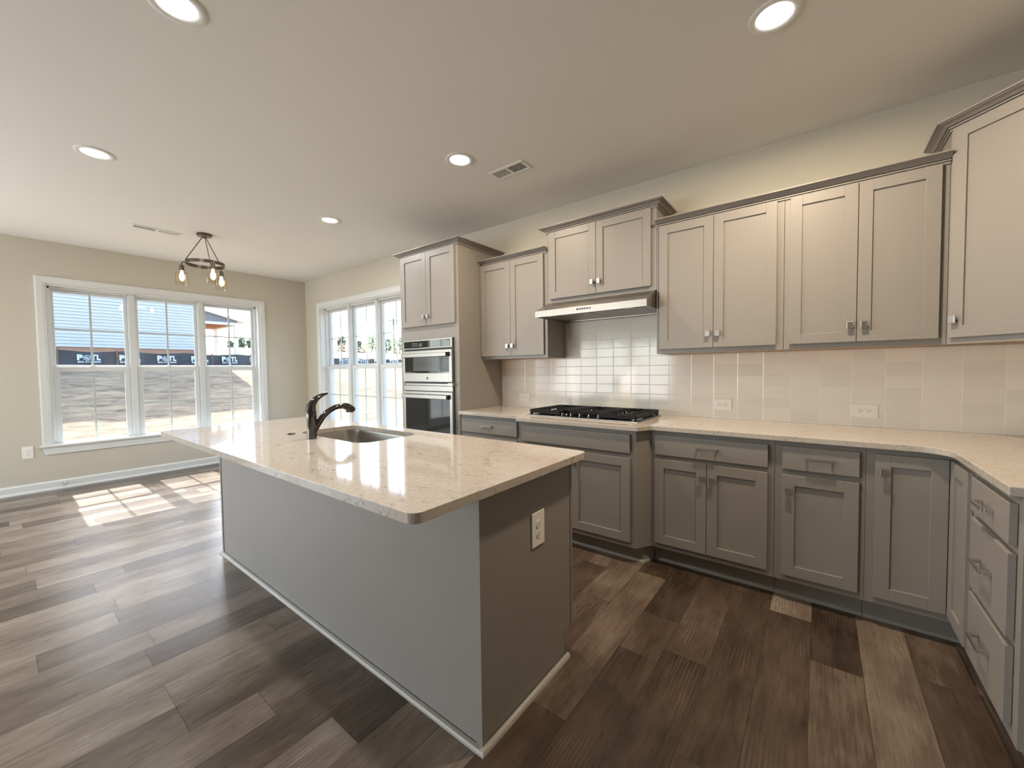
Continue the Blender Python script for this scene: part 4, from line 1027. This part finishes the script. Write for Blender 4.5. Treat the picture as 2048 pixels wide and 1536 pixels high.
bm = BM(); zx = [(HXW+0.35, HT), (HXW+0.35, HT+0.16), (HXW-4.3, HT+2.2), (HXW-8.9, HT+0.16), (HXW-8.9, HT)]
a = [bm.verts.new((x, HY0-0.3, zz)) for x, zz in zx]; b = [bm.verts.new((x, HY1+0.10, zz)) for x, zz in zx]
bm.faces.new(a); bm.faces.new(b[::-1])
for i in range(5): bm.faces.new((a[i], a[(i+1) % 5], b[(i+1) % 5], b[i]))
obj('roof', bm, 'shingle', th)
bm = BM(); box(bm, HXW-0.10, HXW+0.03, HY1, HY1+0.12, 2.42, HT); obj('corner_board', bm, 'whitepaint', th)
# porch
px0, px1 = HXW-3.2, HXW
def slope_z(y): return 4.40-0.262*(y-3.14)
bm = BM(); pr = [(3.14, 3.86), (4.62, 3.86), (4.62, slope_z(4.62)-0.05), (3.14, slope_z(3.14)-0.05)]
def yz_prism(bm, pr, xa, xb):
    a = [bm.verts.new((xa, y, z)) for y, z in pr]; b = [bm.verts.new((xb, y, z)) for y, z in pr]; n = len(pr)
    bm.faces.new(a); bm.faces.new(b[::-1])
    for i in range(n): bm.faces.new((a[i], a[(i+1) % n], b[(i+1) % n], b[i]))
yz_prism(bm, pr, px1-0.06, px1)
for i in range(4):
    zz = 3.90+i*0.13; ye = min(4.62, 3.14+(4.40-0.06-zz-0.02)/0.262)
    if ye > 3.2: box(bm, px1, px1+0.014, 3.14, ye, zz, zz+0.012)
obj('gable_siding', bm, 'sidinggrey', th, label='grey siding in the porch gable')
bm = BM(); yz_prism(bm, [(3.14, slope_z(3.14)-0.05), (4.93, slope_z(4.93)-0.05), (4.93, slope_z(4.93)+0.09), (3.14, slope_z(3.14)+0.09)], px0-0.2, px1+0.18); obj('porch_roof', bm, 'whitepaint', th)
bm = BM(); box(bm, px1-0.20, px1+0.02, 3.14, 4.66, 3.74, 3.86); box(bm, px0, px0+0.15, 3.14, 4.66, 3.74, 3.86); box(bm, px0+0.15, px1-0.20, 4.50, 4.66, 3.74, 3.86); obj('porch_beam', bm, 'whitepaint', th)
bm = BM(); box(bm, px0+0.15, px1-0.2, 3.14, 4.50, 3.80, 3.83)
for i in range(6): box(bm, px0+0.2, px1-0.22, 3.2+0.22*i, 3.24+0.22*i, 3.74, 3.80)
obj('porch_ceiling', bm, 'rawwood', th, label='raw wood porch ceiling')
for x_, y_ in ((px1-0.15, 4.50), (px0, 4.50)):
    bm = BM(); box(bm, x_, x_+0.14, y_, y_+0.15, 2.0, 3.74); obj('porch_post', bm, 'whitepaint', th)
bm = BM(); box(bm, px0, px1, 3.14, 4.7, 1.9, 2.12); obj('porch_slab', bm, 'whitepaint', th)

# trees, bushes, pole
def leaf_mat(name, col): return mat(name, col, 0.8, noise=0.4, nscale=6)
M['leaf1'] = leaf_mat('pine_green', (0.07, 0.13, 0.06)); M['leaf2'] = leaf_mat('fresh_green', (0.10, 0.22, 0.07)); M['leaf3'] = leaf_mat('dry_brush', (0.22, 0.14, 0.07)); M['bark'] = mat('bark', (0.12, 0.09, 0.07), 0.9, noise=0.3)
def leafy(bm, c, r, h, n, rnd, s):
    for _ in range(n):
        th_ = rnd.uniform(0, 2*math.pi); q = rnd.random()**0.5; zz = rnd.random(); rr_ = r*q*(1-0.6*abs(zz-0.35))
        p = Vector((c[0]+rr_*math.cos(th_), c[1]+rr_*math.sin(th_), c[2]+h*zz))
        d = Vector((rnd.uniform(-1, 1), rnd.uniform(-1, 1), rnd.uniform(-1, 1))).normalized(); e = d.orthogonal().normalized(); f = d.cross(e)
        k = s*rnd.uniform(.6, 1.3)
        vs = [bm.verts.new(p+e*k), bm.verts.new(p-e*k*0.5+f*k*0.8), bm.verts.new(p-e*k*0.5-f*k*0.8), bm.verts.new(p+d*k*0.7)]
        for t3 in ((0, 1, 2), (0, 1, 3), (1, 2, 3), (2, 0, 3)): bm.faces.new([vs[i] for i in t3])
rt_ = random.Random(5)
def tree(label, x, y, h, r, leaf, n=170, group=None, trunk=0.45):
    z = gz_at(x, y)
    t = thing('tree', label, 'tree', (x, y, z), group)
    bm = BM(); tube(bm, [(x, y, z-0.2), (x+0.03, y, z+h*0.5), (x, y+0.04, z+h*0.9)], [0.09, 0.06, 0.02], 8)
    for k in range(4):
        a = rt_.uniform(0, 6.28); zz = z+h*(0.4+0.12*k); tube(bm, [(x, y, zz), (x+r*.6*math.cos(a), y+r*.6*math.sin(a), zz+h*0.12)], [0.035, 0.012], 6)
    obj('trunk', bm, 'bark', t, smooth=True)
    bm = BM(); leafy(bm, (x, y, z+h*trunk), r, h*(1-trunk), n, rt_, 0.16 if h < 3 else 0.22); obj('foliage', bm, leaf, t)
tree('thin young tree standing alone at the left of the right-hand window view', -45, 22.2, 1.75, 0.55, 'leaf1', 90)
tree('small leafy tree beyond the bank, second from left in the window', -45, 24.3, 1.3, 0.6, 'leaf1', 90)
tree('broad bright green tree in the middle of the right-hand window view', -45, 26.2, 2.1, 0.95, 'leaf2', 190, trunk=.2)
tree('rounded green tree just left of the utility pole', -45, 28.3, 1.75, 1.0, 'leaf2', 170, trunk=.15)
tree('green tree partly hidden by the oven tower edge', -45, 30.5, 2.1, 0.8, 'leaf1', 160, trunk=.2)
for i, (y_, h_) in enumerate(((15.6, 1.1), (16.4, 1.5), (16.9, 1.7), (17.4, 1.3), (17.9, 1.6), (18.5, 1.2), (19.2, 1.4))):
    tree('small pine in the distant row beyond the porch post', -60+0.8*(i % 2), y_, h_*0.8, 0.42, 'leaf1', 80, group='distant pine row', trunk=.1)
rb = random.Random(9)
for i, (y_, s_) in enumerate(((21.2, .5), (22.6, .45), (24.2, .4), (25.7, .5), (27.3, .4), (29.5, .35), (16.9, .5), (14.6, .4))):
    x = -43.5+rb.uniform(-1, 1.5) if y_ > 20 else -44; z = gz_at(x, y_)
    bm = BM(); leafy(bm, (x, y_, z-0.05), 0.55*s_/.45, 0.8*s_/.45, 70, rb, 0.13)
    tag(obj('dry_shrub', bm, 'leaf3'), 'tuft of dry brown brush on the field beyond the silt fence', 'shrub', 'dry brush on the field')
t = thing('utility_pole', 'thin utility pole with crossarm far beyond the field', 'utility pole', (-59.3, 40, 4.4))
bm = BM(); tube(bm, [(-59.3, 40, 4.2), (-59.3, 40, 10.5)], [0.16, 0.11], 10); obj('pole', bm, 'bark', t, smooth=True)
bm = BM(); tube(bm, [(-60.2, 39.6, 10.1), (-58.4, 40.4, 10.1)], 0.07, 6)
for k in (-.8, 0.0, .8): tube(bm, [(-59.3+k, 40+k*.44, 10.1), (-59.3+k, 40+k*.44, 10.42)], 0.06, 6)
obj('crossarm', bm, 'bark', t)
